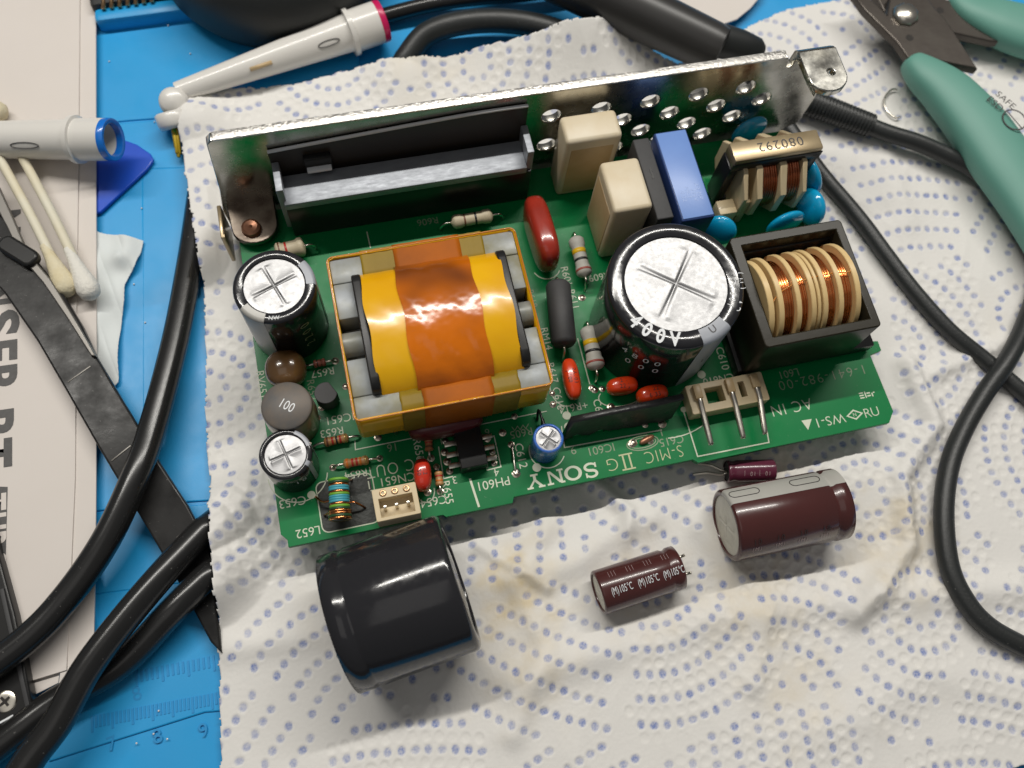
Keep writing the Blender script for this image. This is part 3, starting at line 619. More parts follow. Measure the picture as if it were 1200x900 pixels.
def sleeve_prof(r, h, rt, lip=.5, groove=None, gd=.93):
    """outer sleeve: straight wall, rounded shoulder, flat lip down to the can top"""
    sh = min(r * .1, 1.3); P = [(r * .9, 0), (r, .25)]
    if groove: P += [(r, groove - .9), (r * gd, groove - .3), (r * gd, groove + .3), (r, groove + .9)]
    P += [(r, h - sh)] + [(r - sh * (1 - math.cos(math.radians(a))), h - sh + sh * math.sin(math.radians(a))) for a in (20, 45, 70, 90)]
    P += [(rt + .25, h + .02), (rt, h - .15), (rt, h - lip)]; return P
def standing_cap(name, x, y, r, h, rt, mt, rot, label=None):
    M = TR(x, y, BZ); o = MB().lathe(sleeve_prof(r, h, rt), M, 64).build(name, mt, PSU, True)
    cross_top(M, rt + .02, h - .25, .35, M_CAPTOP, o, rot)
    if label: o['label'] = label
    return o, M
def stripe(o, M, r, h, rt, a0, a1, mt, z0=.3):
    pr = [(a + .04, b) for a, b in sleeve_prof(r, h, rt)[1:-2]]; pr = [(a, b + (.04 if b > h - .5 else 0)) for a, b in pr]
    return MB().lathe(pr, M, 14, math.radians(a0), math.radians(a1)).build('printed_stripe', mt, o, True)
big, MBIG = standing_cap('electrolytic_capacitor', 92.6, 33.6, 15.0, 26.0, 11.2, M_SLEEVE, .92, 'largest standing black capacitor with 400V on its rim')
stripe(big, MBIG, 15.0, 26.0, 11.2, -83, -54, M_GREYSTRIPE)
def rim_text(o, M, s, r, z, a_mid, h, gap, mt=M_WHITEPRINT, thin=0, sxw=1.0, name='print'):
    parts = []; n = len(s)
    for i, ch in enumerate(s):
        if ch == ' ': continue
        a = math.radians(a_mid + (i - (n - 1) / 2) * gap); parts.append((text_mesh(ch, h, thin, 1, 0, sxw), M @ Matrix.Rotation(a, 4, 'Z') @ Matrix.Translation((r, 0, z)) @ Matrix.Rotation(math.pi / 2, 4, 'Z')))
    return link(name, join_mesh(parts), mt, o)
def side_text(o, M, s, r, z, a_mid, h, gap, mt=M_WHITEPRINT, thin=0, along=False, sxw=1.0, name='print'):
    """letters lying on the side wall; along: reading along the axis"""
    parts = []; n = len(s)
    for i, ch in enumerate(s):
        if ch == ' ': continue
        k = i - (n - 1) / 2
        if along: a = math.radians(a_mid); zz = z + k * gap; R_ = Matrix(((0, 0, 1, 0), (0, -1, 0, 0), (1, 0, 0, 0), (0, 0, 0, 1))) if along == 1 else Matrix(((0, 0, 1, 0), (0, 1, 0, 0), (-1, 0, 0, 0), (0, 0, 0, 1)))
        else: a = math.radians(a_mid + k * gap); zz = z; R_ = Matrix(((0, 0, 1, 0), (1, 0, 0, 0), (0, 1, 0, 0), (0, 0, 0, 1)))
        if along == 2: zz = z - k * gap
        me = text_mesh(ch, h, thin, 1, 0, sxw); ax = 1 if along else 0
        for v in me.vertices:                                       # bend round the can
            t = (v.co.y if along else v.co.x) / (r * MM); v.co.z = (r * MM + .00012) * math.cos(t) - r * MM
        parts.append((me, M @ Matrix.Rotation(a, 4, 'Z') @ Matrix.Translation((r, 0, zz)) @ R_))
    return link(name, join_mesh(parts), mt, o)
rim_text(big, MBIG, '400V', 12.95, 26.08, -128, 3.3, 13.5, thin=-.03, sxw=.78); rim_text(big, MBIG, 'CV (M)', 13.9, 25.95, -19, 1.5, 7, sxw=.8); rim_text(big, MBIG, '105°C', 12.3, 26.08, -23, 1.4, 6.5, sxw=.8); rim_text(big, MBIG, 'U', 12.6, 26.12, -69, 1.7, 5, M_DARKPRINT)
side_text(big, MBIG, '4 8 0 0', 15.0, 16, -128, 2.2, 5.0, thin=.0); side_text(big, MBIG, '0 0 0', 15.0, 12, -124, 2.2, 6.2); side_text(big, MBIG, 'U', 15.08, 14, -69, 2.0, 8, M_DARKPRINT)
c1, M1 = standing_cap('electrolytic_capacitor', 8.9, 51.0, 8.7, 22.0, 6.4, M_SLEEVE, .35, 'black capacitor with grey stripe at the left board edge')
stripe(c1, M1, 8.7, 22.0, 6.4, -152, -112, M_LGSTRIPE); stripe(c1, M1, 8.7, 22, 6.4, -8, 34, M_GREYSTRIPE); rim_text(c1, M1, 'NW', 7.5, 22.08, -98, 1.0, 9, sxw=.9); side_text(c1, M1, '2200', 8.7, 11, -60, 2.4, 3.2, M_SILKD, along=1)
c2, M2 = standing_cap('electrolytic_capacitor', 4.9, 16.9, 5.5, 12.3, 4.3, M_SLEEVE, .25, 'small black capacitor with pale stripe at the front left corner')
stripe(c2, M2, 5.5, 12.3, 4.3, 10, 60, M_GREYSTRIPE); side_text(c2, M2, '10', 5.5, 8, -70, 1.5, 16, M_WHITEPRINT); stripe(c2, M2, 5.5, 12.3, 4.3, -40, -28, M_GREYSTRIPE)
c3, M3 = standing_cap('electrolytic_capacitor', 60.4, 9.9, 3.35, 9.5, 2.75, M_BLUECAP, .75, 'small blue capacitor near the front edge')
for a in (25, 70, 130): MB().tube([(62 - a * .012, 13 + a * .03, BZ + .2), (61.8 - a * .006, 14 + a * .035, BZ + 2.5), (61.2, 12.6, BZ + 3)], .3, 8).build('lead', M_BLACKPL, c3, True)

# ---- transformer
TX0, TX1, TY0, TY1 = 20.6, 62.2, 18.4, 56.0; TZ = 20.0
core = MB()
XM = (TX0 + TX1) / 2
TRF = MB().box((XM, 37.2, BZ + 5.2), (32, 30, 9.6), bev=.5).build('transformer', M_BLACKPL, PSU, 40)
def core_piece(x0, x1, y0, y1, z0, z1, name='core_plate'): return MB().box(((x0 + x1) / 2, (y0 + y1) / 2, BZ + (z0 + z1) / 2), (x1 - x0, y1 - y0, z1 - z0), bev=.35).build(name, M_FERRITE, TRF, 40)
# two E cores: front and rear limbs and the corner plates either side of the round centre post
core_piece(TX0 + .3, TX1 - .3, TY1 - 6.2, TY1 - .3, 8.5, TZ); core_piece(TX0 + .3, TX1 - .3, TY0 + .3, TY0 + 5.2, 8.5, TZ)
for xa, xb in ((TX0 + .3, TX0 + 4.8), (TX1 - 4.0, TX1 - .3)):
    core_piece(xa, xb, TY0 + 5.24, TY0 + 13.6, 8.5, TZ - .02); core_piece(xa, xb, TY1 - 14.6, TY1 - 6.24, 8.5, TZ - .02); core_piece(xa + .2, xb - .2, TY0 + 13.7, TY1 - 14.7, 8.5, TZ - 6)
for xa, xb in ((TX0 - .2, TX0 + 4.6), (TX1 - 3.8, TX1 + .2)):
    MB().lathe([(0, 0), (2.7, 0), (2.7, xb - xa), (0, xb - xa)], axis_matrix((xa, 36.6, BZ + TZ - 3.2), (xb, 36.6, BZ + TZ - 3.2)), 24).build('core_post', M_FERRITE, TRF, 35)
# bobbin cheeks, black
for xa, sgn in ((26.0, 1), (57.6, -1)):
    ck = plate([rrect(23.6, 7.5, 50.2, 23.2, 2.5)], 2.0, .4, Matrix(((0, 0, 1, xa), (1, 0, 0, 0), (0, 1, 0, BZ), (0, 0, 0, 1)))); cko = link('bobbin_cheek', ck, M_BLACKPL, TRF, 40)
    for yy in (28.5, 36.8, 44.5): MB().box((xa + sgn * 1.1, yy, BZ + 22.4), (1.8, 2.0, 1.6), bev=.25).build('bobbin_tooth', M_BLACKPL, cko, 40)
# wound coil under tape
def coil_surface(x0, x1, lift, name, mt, ya=21.4, yb=52.6, top=25.9, crinkle=0.0, seed=1, parent=TRF, nx=44):
    """rounded loaf whose section runs front to back"""
    r2 = np.random.default_rng(seed); prof = []
    cy = (ya + yb) / 2; hw = (yb - ya) / 2 + lift; zc = 14.0; hz = top - zc + lift; n = 64
    for i in range(n + 1):
        a = math.radians(-8 + 196 * i / n); c, s = math.cos(a), math.sin(a); e = 2.25
        k = (abs(c) ** e + abs(s) ** e) ** (-1 / e); prof.append((cy + hw * c * k, zc + hz * s * k))
    ph = r2.uniform(0, 6.28, (7, 2)); fr = r2.uniform(.15, .75, (7, 2)) ; am = r2.uniform(.3, 1, 7)
    mb = MB(); vs2 = []
    for i, (yy, zz) in enumerate(prof):
        for j in range(nx + 1):
            x = x0 + (x1 - x0) * j / nx; d = 0
            if crinkle:
                for q in range(7): d += am[q] * abs(math.sin(fr[q][0] * x + fr[q][1] * yy * .8 + ph[q][0])) 
                d = crinkle * (d / 3.5 - .5)
            ny_, nz_ = (yy - cy) / hw, (zz - zc) / hz; ex = .25 * math.sin(yy * .5 + seed) if j in (0, nx) else 0
            vs2.append((x + ex, yy + ny_ * d * .6, BZ + zz + nz_ * d))
    fs = [[i * (nx + 1) + j, i * (nx + 1) + j + 1, (i + 1) * (nx + 1) + j + 1, (i + 1) * (nx + 1) + j] for i in range(len(prof) - 1) for j in range(nx)]
    mb.add(vs2, fs); return mb.build(name, mt, parent, True)
coil_surface(26.7, 56.9, 0, 'yellow_tape', M_TAPEY, crinkle=.1, seed=3)
coil_surface(34.2, 50.4, .28, 'amber_tape', M_TAPEO, ya=21.2, yb=52.8, crinkle=.34, seed=8)
# tape carried over the ferrite limbs at front and rear
def strap(x0, x1, y0, y1, lift, mt, name):
    mb = MB(); rows = [(y0, 7.5), (y0 - .05, TZ - .6), (y0 + .5, TZ + .06 + lift)] + [(y0 + .5 + (y1 - y0 - 1) * t, TZ + .06 + lift + .12 * math.sin(t * 6)) for t in (.33, .66, 1)]
    if y0 > y1: pass
    n = 12; vs2 = []
    for yy, zz in rows:
        for j in range(n + 1): vs2.append((x0 + (x1 - x0) * j / n + (.12 * math.sin(yy * 2) if j in (0, n) else 0), yy, BZ + zz + .06 * math.sin(j * 1.3)))
    mb.add(vs2, [[i * (n + 1) + j, i * (n + 1) + j + 1, (i + 1) * (n + 1) + j + 1, (i + 1) * (n + 1) + j] for i in range(len(rows) - 1) for j in range(n)])
    o = mb.build(name, mt, TRF, 50); o.modifiers.new('t', 'SOLIDIFY').thickness = .08 * MM; return o
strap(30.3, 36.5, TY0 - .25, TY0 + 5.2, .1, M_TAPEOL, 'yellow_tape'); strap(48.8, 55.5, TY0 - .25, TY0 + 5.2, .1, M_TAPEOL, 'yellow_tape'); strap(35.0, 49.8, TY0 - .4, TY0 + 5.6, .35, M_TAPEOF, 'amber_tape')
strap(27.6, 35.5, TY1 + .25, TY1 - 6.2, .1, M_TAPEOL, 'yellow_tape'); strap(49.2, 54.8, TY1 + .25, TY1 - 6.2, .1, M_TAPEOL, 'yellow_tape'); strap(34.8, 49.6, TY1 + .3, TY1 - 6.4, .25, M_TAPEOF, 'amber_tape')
# band of tape round the outside
def band():
    lp = rrect(TX0 - .1, TY0 - .1, TX1 + .1, TY1 + .1, 1.3, 5); r2 = np.random.default_rng(4); mb = MB(); n = len(lp)
    zs = (8.0, 12, 16, TZ + .45); vs2 = [(x + .05 * r2.normal(), y + .05 * r2.normal(), BZ + z + (r2.normal() * .08 if z > 17 else 0)) for z in zs for x, y in lp]
    mb.add(vs2, [[k * n + i, k * n + (i + 1) % n, (k + 1) * n + (i + 1) % n, (k + 1) * n + i] for k in range(3) for i in range(n)]); return mb
bo = band().build('outer_tape', M_TAPEY, TRF, 50); bo.modifiers.new('t', 'SOLIDIFY').thickness = .3 * MM
MB().tube([(x, y, BZ + TZ + .5) for x, y in rrect(TX0 - .1, TY0 - .1, TX1 + .1, TY1 + .1, 1.3, 5)] + [(TX1 + .1, TY1 - 1.2, BZ + TZ + .5)], .2, 6, 0).build('tape_edge', M_TAPEEDGE, TRF, True)
for i in range(9): MB().tube([(24 + i * 4.2, TY0 + 2, BZ), (24 + i * 4.2, TY0 + 2, BZ + 6)], .45, 8, 0).build('pin', M_LEAD, TRF, True)

# ---- box film capacitors
def box_cap(x0, x1, y0, y1, h, mt, name, lab, tp=.6, bev=.9):
    o = MB().taper(((x0 + x1) / 2, (y0 + y1) / 2, BZ + .3), (x1 - x0 - tp * .6, y1 - y0 - tp * .6), (x1 - x0, y1 - y0), h, bev).build(name, mt, PSU, 40); o['label'] = lab; return o
b1 = box_cap(78.6, 92.2, 73.6, 81.2, 23.0, M_BOX, 'film_capacitor', 'cream box capacitor beside the steel bracket', .5, 1.1)
MB().box((85.3, 73.75, BZ + 11), (10.4, .5, 18), bev=.2).build('potting_face', M_RESIN, b1, 40)
b2 = box_cap(84.9, 94.2, 54.4, 67.8, 22.5, M_BOX, 'film_capacitor', 'cream box capacitor behind the largest black capacitor', .5, 1.0)
MB().box((85.05, 61.1, BZ + 10.5), (.5, 10.6, 18), bev=.2).build('potting_face', M_RESIN, b2, 40)
b3 = box_cap(95.2, 99.2, 52.4, 74.2, 19.5, M_SLEEVEM, 'film_capacitor', 'thin dark grey upright capacitor beside the blue one', .2, .35)
MB().box((97.2, 64.5, BZ + 19.82), (.5, 3.0, .1)).build('case_notch', M_BLACKPL, b3, None)
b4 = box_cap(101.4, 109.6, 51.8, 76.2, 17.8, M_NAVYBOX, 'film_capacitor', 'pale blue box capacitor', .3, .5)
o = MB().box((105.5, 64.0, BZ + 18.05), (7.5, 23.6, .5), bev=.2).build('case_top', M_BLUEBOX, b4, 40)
for i, s in enumerate(('0.22', 'MKT', '275V', 'X2 MP')):
    me = text_mesh(s, 1.1, .0, 1.1); me.transform(Matrix.Translation(((103.6 + i * 1.3) * MM, (58 + (i % 2) * .8) * MM, (BZ + 18.32) * MM)) @ Matrix.Rotation(-math.pi / 2, 4, 'Z')); link('print', me, mat('faint_print', (.26, .38, .7), .4), b4)

# ---- large choke at right: varnished open frame with wound sections
cz = 20.0
CK = link('choke', plate([rrect(110.2, 17.6, 137.2, 44.4, .7), rrect(112.1, 19.3, 135.8, 42.6, .4)], cz - 4.0, .3, Matrix.Translation((0, 0, BZ + 4.0 + (cz - 4) / 2))), M_CHOKERIM, PSU, 40)
MB().box((126.5, 29.5, BZ + 2.2), (35.0, 23.0, 3.6), bev=.4).build('choke_base', M_BLACKPL, CK, 40)
for (xa, xb, ya, yb) in ((112.1, 135.8, 19.4, 20.2), (112.1, 135.8, 41.7, 42.5)): MB().box(((xa + xb) / 2, (ya + yb) / 2, BZ + 13.2), (xb - xa, yb - ya, 7), bev=.4).build('core_limb', M_BLACKPL, CK, 40)
cyc, czc = 30.7, BZ + 12.3
def wheel(x0, x1, r, mt, name, par, n=40): return MB().lathe([(0, 0), (r - .15, 0), (r, .15), (r, x1 - x0 - .15), (r - .15, x1 - x0), (0, x1 - x0)], axis_matrix((x0, cyc, czc), (x1, cyc, czc)), n).build(name, mt, par, 35)
for x0, x1, r in ((112.9, 114.3, 10.2), (115.2, 116.5, 10.5), (119.4, 120.6, 10.6), (122.9, 124.1, 10.6), (124.5, 125.3, 10.4), (125.7, 126.9, 10.6), (129.4, 130.6, 10.7), (133.4, 134.7, 10.8)): wheel(x0, x1, r, M_DISCCREAM, 'bobbin_disc', CK)
def winding(x0, x1, r, par, mt=M_COPPER, wire=.24, M0=None, rj=.12):
    mb = MB(); x = x0 + wire; k = 0; pr = []
    n = int((x1 - x0) / (wire * 2)); rr = np.random.default_rng(int(x0 * 10))
    for i in range(n):
        rad = r + rr.uniform(-rj, rj); zc = (i + .5) * (x1 - x0) / n
        for a in range(0, 181, 36): pr.append((rad + wire * math.sin(math.radians(a)), zc - wire * math.cos(math.radians(a))))
    mb.lathe([(r * .5, 0)] + pr + [(r * .5, x1 - x0)], M0 or axis_matrix((x0, cyc, czc), (x1, cyc, czc)), 40); return mb.build('copper_winding', mt, par, True)
for x0, x1 in ((116.6, 119.3), (120.7, 122.8), (127.0, 129.3), (130.7, 133.3)): winding(x0, x1, 9.0, CK)
MB().tube([(113.4, 26, czc + 8.6), (116, 28.5, czc + 9.6), (121, 30.2, czc + 10.1), (128, 30.8, czc + 10.2), (134, 30.2, czc + 10.3)], .14, 6).build('wire_end', M_TAPEEDGE, CK, True)

# ---- rear choke: lacquered core with moulded figures, cream bobbin
K2 = MB().box((128.5, 66.0, BZ + 19.2), (22.4, 5.4, 3.6), bev=.5).build('line_choke', M_CHOKECORE, PSU, 40)
for xa in (118.2, 138.8): MB().box((xa, 66.0, BZ + 10.0), (2.4, 5.2, 15.0), bev=.4).build('core_leg', M_BLACKPL, K2, 40)
MB().box((128.5, 66.0, BZ + 2.6), (22.0, 5.2, 3.4), bev=.4).build('core_leg', M_BLACKPL, K2, 40)
me = text_mesh('080292', 2.5, .0, 1.15, sxw=1.0); me.transform(Matrix.Translation((129.5 * MM, 66.0 * MM, (BZ + 21.04) * MM)) @ Matrix.Rotation(math.pi, 4, 'Z')); link('moulded_figures', me, M_DARKPRINT, K2)
MB().box((128.5, 63.25, BZ + 18.4), (22.6, .3, 2.6), bev=.05).build('core_edge', M_BLACKPL, K2, 40)
kc = (66.0, BZ + 9.0)
def octo(x0, x1, r, mt, name):
    s = [(r * math.cos(math.radians(22.5 + 45 * i)), r * math.sin(math.radians(22.5 + 45 * i))) for i in range(8)]
    return link(name, plate([s], x1 - x0, .25, Matrix(((0, 0, 1, (x0 + x1) / 2), (1, 0, 0, kc[0]), (0, 1, 0, kc[1]), (0, 0, 0, 1)))), mt, K2, 40)
for x0, x1, r in ((120.2, 121.4, 9.0), (123.4, 125.0, 9.4), (129.4, 131.2, 9.4), (135.2, 136.4, 9.4)): octo(x0, x1, r, M_CREAM, 'bobbin_flange')
for x0, x1 in ((125.1, 129.3), (131.3, 135.1)): winding(x0, x1, 7.6, K2, M_DKCOPPER, .3, axis_matrix((x0, *kc), (x1, *kc)))
MB().box((122.4, 64.6, BZ + 5), (2.0, 13, 9.6), bev=.3).build('bobbin_foot', M_CREAM, K2, 40)
MB().box((117.6, 58.8, BZ + 4.4), (4.6, 4.0, 8.0), bev=.4).build('bobbin_foot', M_CREAM, K2, 40)

# ---- dipped parts
def ellipsoid_mesh(rx, ry, rz, e=2.4, n=28, m_=16):
    mb = MB(); vs2 = []; sg = lambda v, p: math.copysign(abs(v) ** p, v)
    for i in range(m_ + 1):
        ph = -math.pi / 2 + math.pi * i / m_
        for j in range(n):
            t = 2 * math.pi * j / n; p = 2 / e
            vs2.append((rx * sg(math.cos(ph), p) * sg(math.cos(t), p), ry * sg(math.cos(ph), p) * sg(math.sin(t), p), rz * sg(math.sin(ph), p)))
    mb.add(vs2, [[i * n + j, i * n + (j + 1) % n, (i + 1) * n + (j + 1) % n, (i + 1) * n + j] for i in range(m_) for j in range(n)])
    me = mb.mesh(); bm = bmesh.new(); bm.from_mesh(me); bmesh.ops.remove_doubles(bm, verts=bm.verts, dist=1e-6); bmesh.ops.recalc_face_normals(bm, faces=bm.faces); bm.to_mesh(me); bm.free(); return me
def put_mesh(name, me, mt, M, par):
    T = M.copy(); T.translation = T.translation * MM; me.transform(T); return link(name, me, mt, par, True)
def disc_cap(px, z, r, th, rz, tilt=0, lab=None):
    x, y, zz = B(*px, z); M = Matrix.Translation((x, y, zz)) @ Matrix.Rotation(math.radians(rz), 4, 'Z') @ Matrix.Rotation(math.radians(tilt), 4, 'Y')
    o = put_mesh('disc_capacitor', ellipsoid_mesh(th / 2, r, r, 2.0), M_DISC, M, PSU)
    if lab: o['label'] = lab
    d = M.to_3x3() @ Vector((0, 1, 0))
    for s in (-1, 1): MB().tube([Vector((x, y, zz)) + d * s * r * .45 - Vector((0, 0, r * .7)), Vector((x, y, BZ)) + d * s * r * .45], .3, 8, 0).build('lead', M_LEAD, o, True)
    return o
disc_cap((878, 153), 6.0, 5.0, 3.6, 100, 0, 'blue disc capacitor behind the bronze choke core'); disc_cap((946, 205), 7.0, 5.6, 4.2, 12, -8, 'blue disc capacitor touching the bronze choke core'); disc_cap((950, 243), 5.5, 4.8, 4.6, 8, 10, 'blue disc capacitor nearest the right board edge'); disc_cap((920, 262), 6.0, 5.0, 3.4, 97, 0, 'blue disc capacitor behind the open choke frame'); disc_cap((843, 270), 7.0, 4.2, 4.0, 60, 20, 'blue disc capacitor behind the largest black capacitor')
def dipped(px0, px1, z, wd, ht, mt, lab, text=None, e=2.7):
    a, b = Vector(B(*px0, z)), Vector(B(*px1, z)); d = b - a; M = Matrix.Translation((a + b) / 2) @ Matrix.Rotation(math.atan2(d.y, d.x), 4, 'Z')
    o = put_mesh('dipped_capacitor', ellipsoid_mesh(d.length / 2, wd / 2, ht / 2, e), mt, M, PSU); o['label'] = lab
    for s in (-1, 1): MB().tube([M @ Vector((s * d.length * .32, 0, -ht * .35)), M @ Vector((s * d.length * .34, 0, -z))], .28, 8, 0).build('lead', M_LEAD, o, True)
    if text:
        for k, t in enumerate(text):
            me = text_mesh(t, wd * .24, 0, 1.15); nrm = ht / 2
            for v in me.vertices: v.co.z = (nrm + .03) * MM * (max(1 - abs((v.co.y / MM + (k - .5) * -wd * .34) / (wd / 2)) ** e - abs((v.co.x / MM) / (d.length / 2)) ** e, .05)) ** (1 / e)
            T = M @ Matrix.Translation((0, (.5 - k) * wd * .34, 0)); T.translation = T.translation * MM; me.transform(T); link('print', me, M_DARKPRINT, o)
    return o
dipped((494, 538), (496.5, 576), 3.5, 3.9, 5.5, M_REDDIP, 'red dipped capacitor beside the white socket', ('12', '50'))
dipped((665, 421), (674, 468), 3.5, 3.9, 5, M_ORNG, 'orange red dipped capacitor below the black ferrite sleeve', ('2A103', 'J 100'))
dipped((711, 455), (747, 450), 3.2, 4.0, 5, M_ORNG, 'orange red dipped capacitor in front of the grey banded resistor', ('2 1', '22 J'))
dipped((746, 466), (782, 459), 3.6, 4.2, 5, M_ORNG, 'orange red dipped capacitor behind the black module', ('1 22', '6 33'))
rb = put_mesh('dipped_capacitor', ellipsoid_mesh(9.4, 3.0, 5.6, 3.4), M_REDDIPD, Matrix.Translation(B(634, 274, 6)) @ Matrix.Rotation(math.radians(91), 4, 'Z') @ Matrix.Rotation(math.radians(4), 4, 'Y'), PSU); rb['label'] = 'long dark red dipped capacitor right of the transformer'
o = put_mesh('dipped_capacitor', ellipsoid_mesh(8.5, 2.8, 3.2, 3.0), mat('shaded_maroon_epoxy', (.11, .014, .018), .3), Matrix.Translation(B(522, 497, 3.6)), PSU); o['label'] = 'dark red capacitor lying in front of the transformer'  # dark red epoxy, darkened further for the shade it lies in
dome = put_mesh('potentiometer', ellipsoid_mesh(4.6, 4.6, 4.2, 2.2), mat('brown_lacquer', (.14, .075, .03), .22, coat=.6), Matrix.Translation(B(335, 433, 4.2)), PSU)
# coil marked 100
L1 = MB().lathe([(5.0, 0), (5.3, .3), (5.35, 3), (5.7, 6), (5.5, 11.5), (5.2, 12.6)], TR(6.7, 27.2, BZ), 40).build('drum_inductor', mat('heatshrink_film', (.2, .14, .09), .3, coat=.5, var=.6, vs_=.15, col2=(.12, .08, .05), bump=.3, bs=.3, bdist=.4), PSU, True)
MB().lathe([(0, 13.2), (4.9, 13.2), (5.3, 12.9), (5.4, 12.4), (5.4, 11.6)], TR(6.7, 27.2, BZ), 40).build('drum_top', mat('dark_ferrite', (.085, .082, .08), .5, var=.8, vs_=.2, col2=(.15, .115, .085)), L1, 40)
me = text_mesh('100', 2.2, 0, 1.05, sxw=.75); me.transform(Matrix.Translation((7.0 * MM, 27.1 * MM, (BZ + 13.26) * MM)) @ Matrix.Rotation(math.radians(-38), 4, 'Z')); link('print', me, M_WHITEPRINT, L1)
# small-signal transistor
q = B(382, 461, 5); pts = [(2.4 * math.cos(math.radians(a)), 2.4 * math.sin(math.radians(a))) for a in range(-50, 231, 14)]
link('transistor', plate([pts], 4.6, .15, Matrix.Translation((q[0], q[1], BZ + 3.2)) @ Matrix.Rotation(math.radians(118), 4, 'Z')), M_SLEEVEM, PSU, 40)
# optocoupler
OC = MB().taper((43.8, 12.6, BZ + .6), (6.4, 9.2), (5.9, 8.8), 3.8, .2).build('optocoupler', M_BLACKPL, PSU, 40)
for sx in (-1, 1):
    for k in range(3): MB().box((43.8 + sx * 4.2, 10.0 + k * 2.54, BZ + 1.6), (2.6, 1.2, .3), bev=.08).build('pin', M_LEAD, OC, 40)
# hybrid module: black coated plate on edge
x0, y0, _ = B(660, 514, 0); x1, y1, _ = B(783, 489, 0); r2 = np.random.default_rng(3); pr = []
n = 26
low = [(x0 + (x1 - x0) * i / n, 1.0 + (1.6 * abs(math.sin(i * .55)) if i < 13 else .3 * math.sin(i))) for i in range(n + 1)]
up = [(x1 + 1.4, 8.6), (x1 - 6, 8.3), (x0 + 10, 8.5), (x0 + 1.6, 8.2)]
IC = link('hybrid_module', plate([low + up], 1.7, .5, Matrix(((1, 0, 0, 0), (0, .24, -.97, y0 - .2), (0, .97, .24, BZ), (0, 0, 0, 1)))), mat('black_conformal_coating', (.02, .02, .021), .36, bump=.5, bs=.12, bdist=.9, rvar=.1), PSU, True)
for i in range(9): MB().tube([(x0 + 2 + i * 2.54, y0, BZ), (x0 + 2 + i * 2.54, y0 + .2, BZ + 2.6)], .3, 6, 0).build('pin', M_LEAD, IC, True)
# copper coloured blob in the empty outline
put_mesh('solder_remnant', ellipsoid_mesh(2.0, .8, .7, 2), M_COPPERPAD, Matrix.Translation(B(758, 515, .6)) @ Matrix.Rotation(.3, 4, 'Z'), PSU)

# ---- axial resistors and ferrite sleeve
def axial(name, px0, px1, z, r, mt, bands=(), lab=None, lead=4.0, mode='bone', par=PSU):
    a, b = Vector(B(*px0, z)), Vector(B(*px1, z)); L = (b - a).length; M = axis_matrix(a, b); d = (b - a).normalized()
    if mode == 'bone': P = [(0, 0), (r * .75, .05 * L), (r, .1 * L), (r, .22 * L), (r * .86, .28 * L), (r * .86, .72 * L), (r, .78 * L), (r, .9 * L), (r * .75, .95 * L), (0, L)]
    else: P = [(0, 0), (r * .8, .01 * L), (r, .06 * L), (r, .94 * L), (r * .8, .99 * L), (0, L)]
    o = MB().lathe(P, M, 24).build(name, mt, par, True)
    if lab: o['label'] = lab
    for f0, f1, m2 in bands:
        rr = r if (f0 < .24 or f1 > .76 or mode != 'bone') else r * .86
        MB().lathe([(rr * .97, f0 * L), (rr + .04, f0 * L + .02), (rr + .04, f1 * L - .02), (rr * .97, f1 * L)], M, 24).build('colour_band', m2, o, True)
    for p_, s in ((a, -1), (b, 1)):
        e = p_ + d * s * lead; MB().tube([p_ - d * s * .2, p_ + d * s * lead * .55, e + Vector((0, 0, -z * .5)), e + Vector((0, 0, -z + .1))], .3, 8, 4).build('lead', M_LEAD, o, True)
    return o
K_R = mat('red_band', (.42, .02, .015), .4); K_O = mat('orange_band', (.6, .16, .02), .4); K_Y = mat('yellow_band', (.75, .46, .015), .4); K_K = mat('black_band', (.02, .02, .02), .4); K_B = mat('brown_band', (.14, .05, .025), .4); K_G = mat('gold_band', (.45, .3, .1), .3, .6); K_DR = mat('brick_band', (.35, .08, .06), .45)
rb4 = [(.12, .2, K_B), (.32, .40, K_R), (.48, .56, K_K), (.62, .70, K_R), (.82, .9, K_G)]
axial('resistor', (379, 519), (409, 512.5), 1.6, 1.05, M_TAN, rb4, 'tan resistor with red bands behind the small black capacitor', 2.2)
axial('resistor', (402, 544), (433, 538.5), 1.6, 1.05, M_TAN, [(.12, .2, K_O), (.32, .4, K_R), (.48, .56, K_R), (.62, .7, K_O), (.82, .9, K_G)], 'tan resistor above the blue and copper coil', 2.2)
axial('resistor', (367, 427), (382, 424), 1.4, .95, mat('brick_resistor_body', (.3, .09, .06), .4), [(.3, .38, K_K), (.6, .68, K_B)], 'short brick red resistor left of the transformer', 2.0)
axial('resistor', (513.5, 552), (515.5, 570), 1.4, .95, M_TAN, [(.3, .4, K_R), (.6, .7, K_O)], 'short tan resistor right of the red dipped capacitor', 1.4)
axial('resistor', (502, 514), (503, 529), 1.4, .95, mat('orange_tan_body', (.4, .15, .06), .4), [(.3, .4, K_R), (.6, .7, K_B)], 'short orange tan resistor behind the red dipped capacitor', 1.4)
g4 = [(.34, .45, K_Y), (.57, .63, K_K), (.82, .87, K_DR)]
axial('resistor', (674, 277), (686, 325), 4.0, 1.9, M_GREYBODY, g4, 'grey resistor with yellow band beside the cream box capacitor', 1.6)
axial('resistor', (689, 382), (699, 434), 4.0, 2.15, M_GREYBODY, g4, 'grey resistor with yellow band left of the largest black capacitor', 1.6)
axial('resistor', (528, 261), (578, 252), 3.0, 1.75, M_BEIGE, [(.55, .6, K_K), (.3, .34, K_B)], 'beige resistor between transformer and heatsink', 2.5)
axial('resistor', (322, 297), (358, 288), 3.0, 2.3, M_BEIGE, [(.35, .42, K_R), (.15, .2, K_B)], 'beige resistor behind the left black capacitor', 2.2)
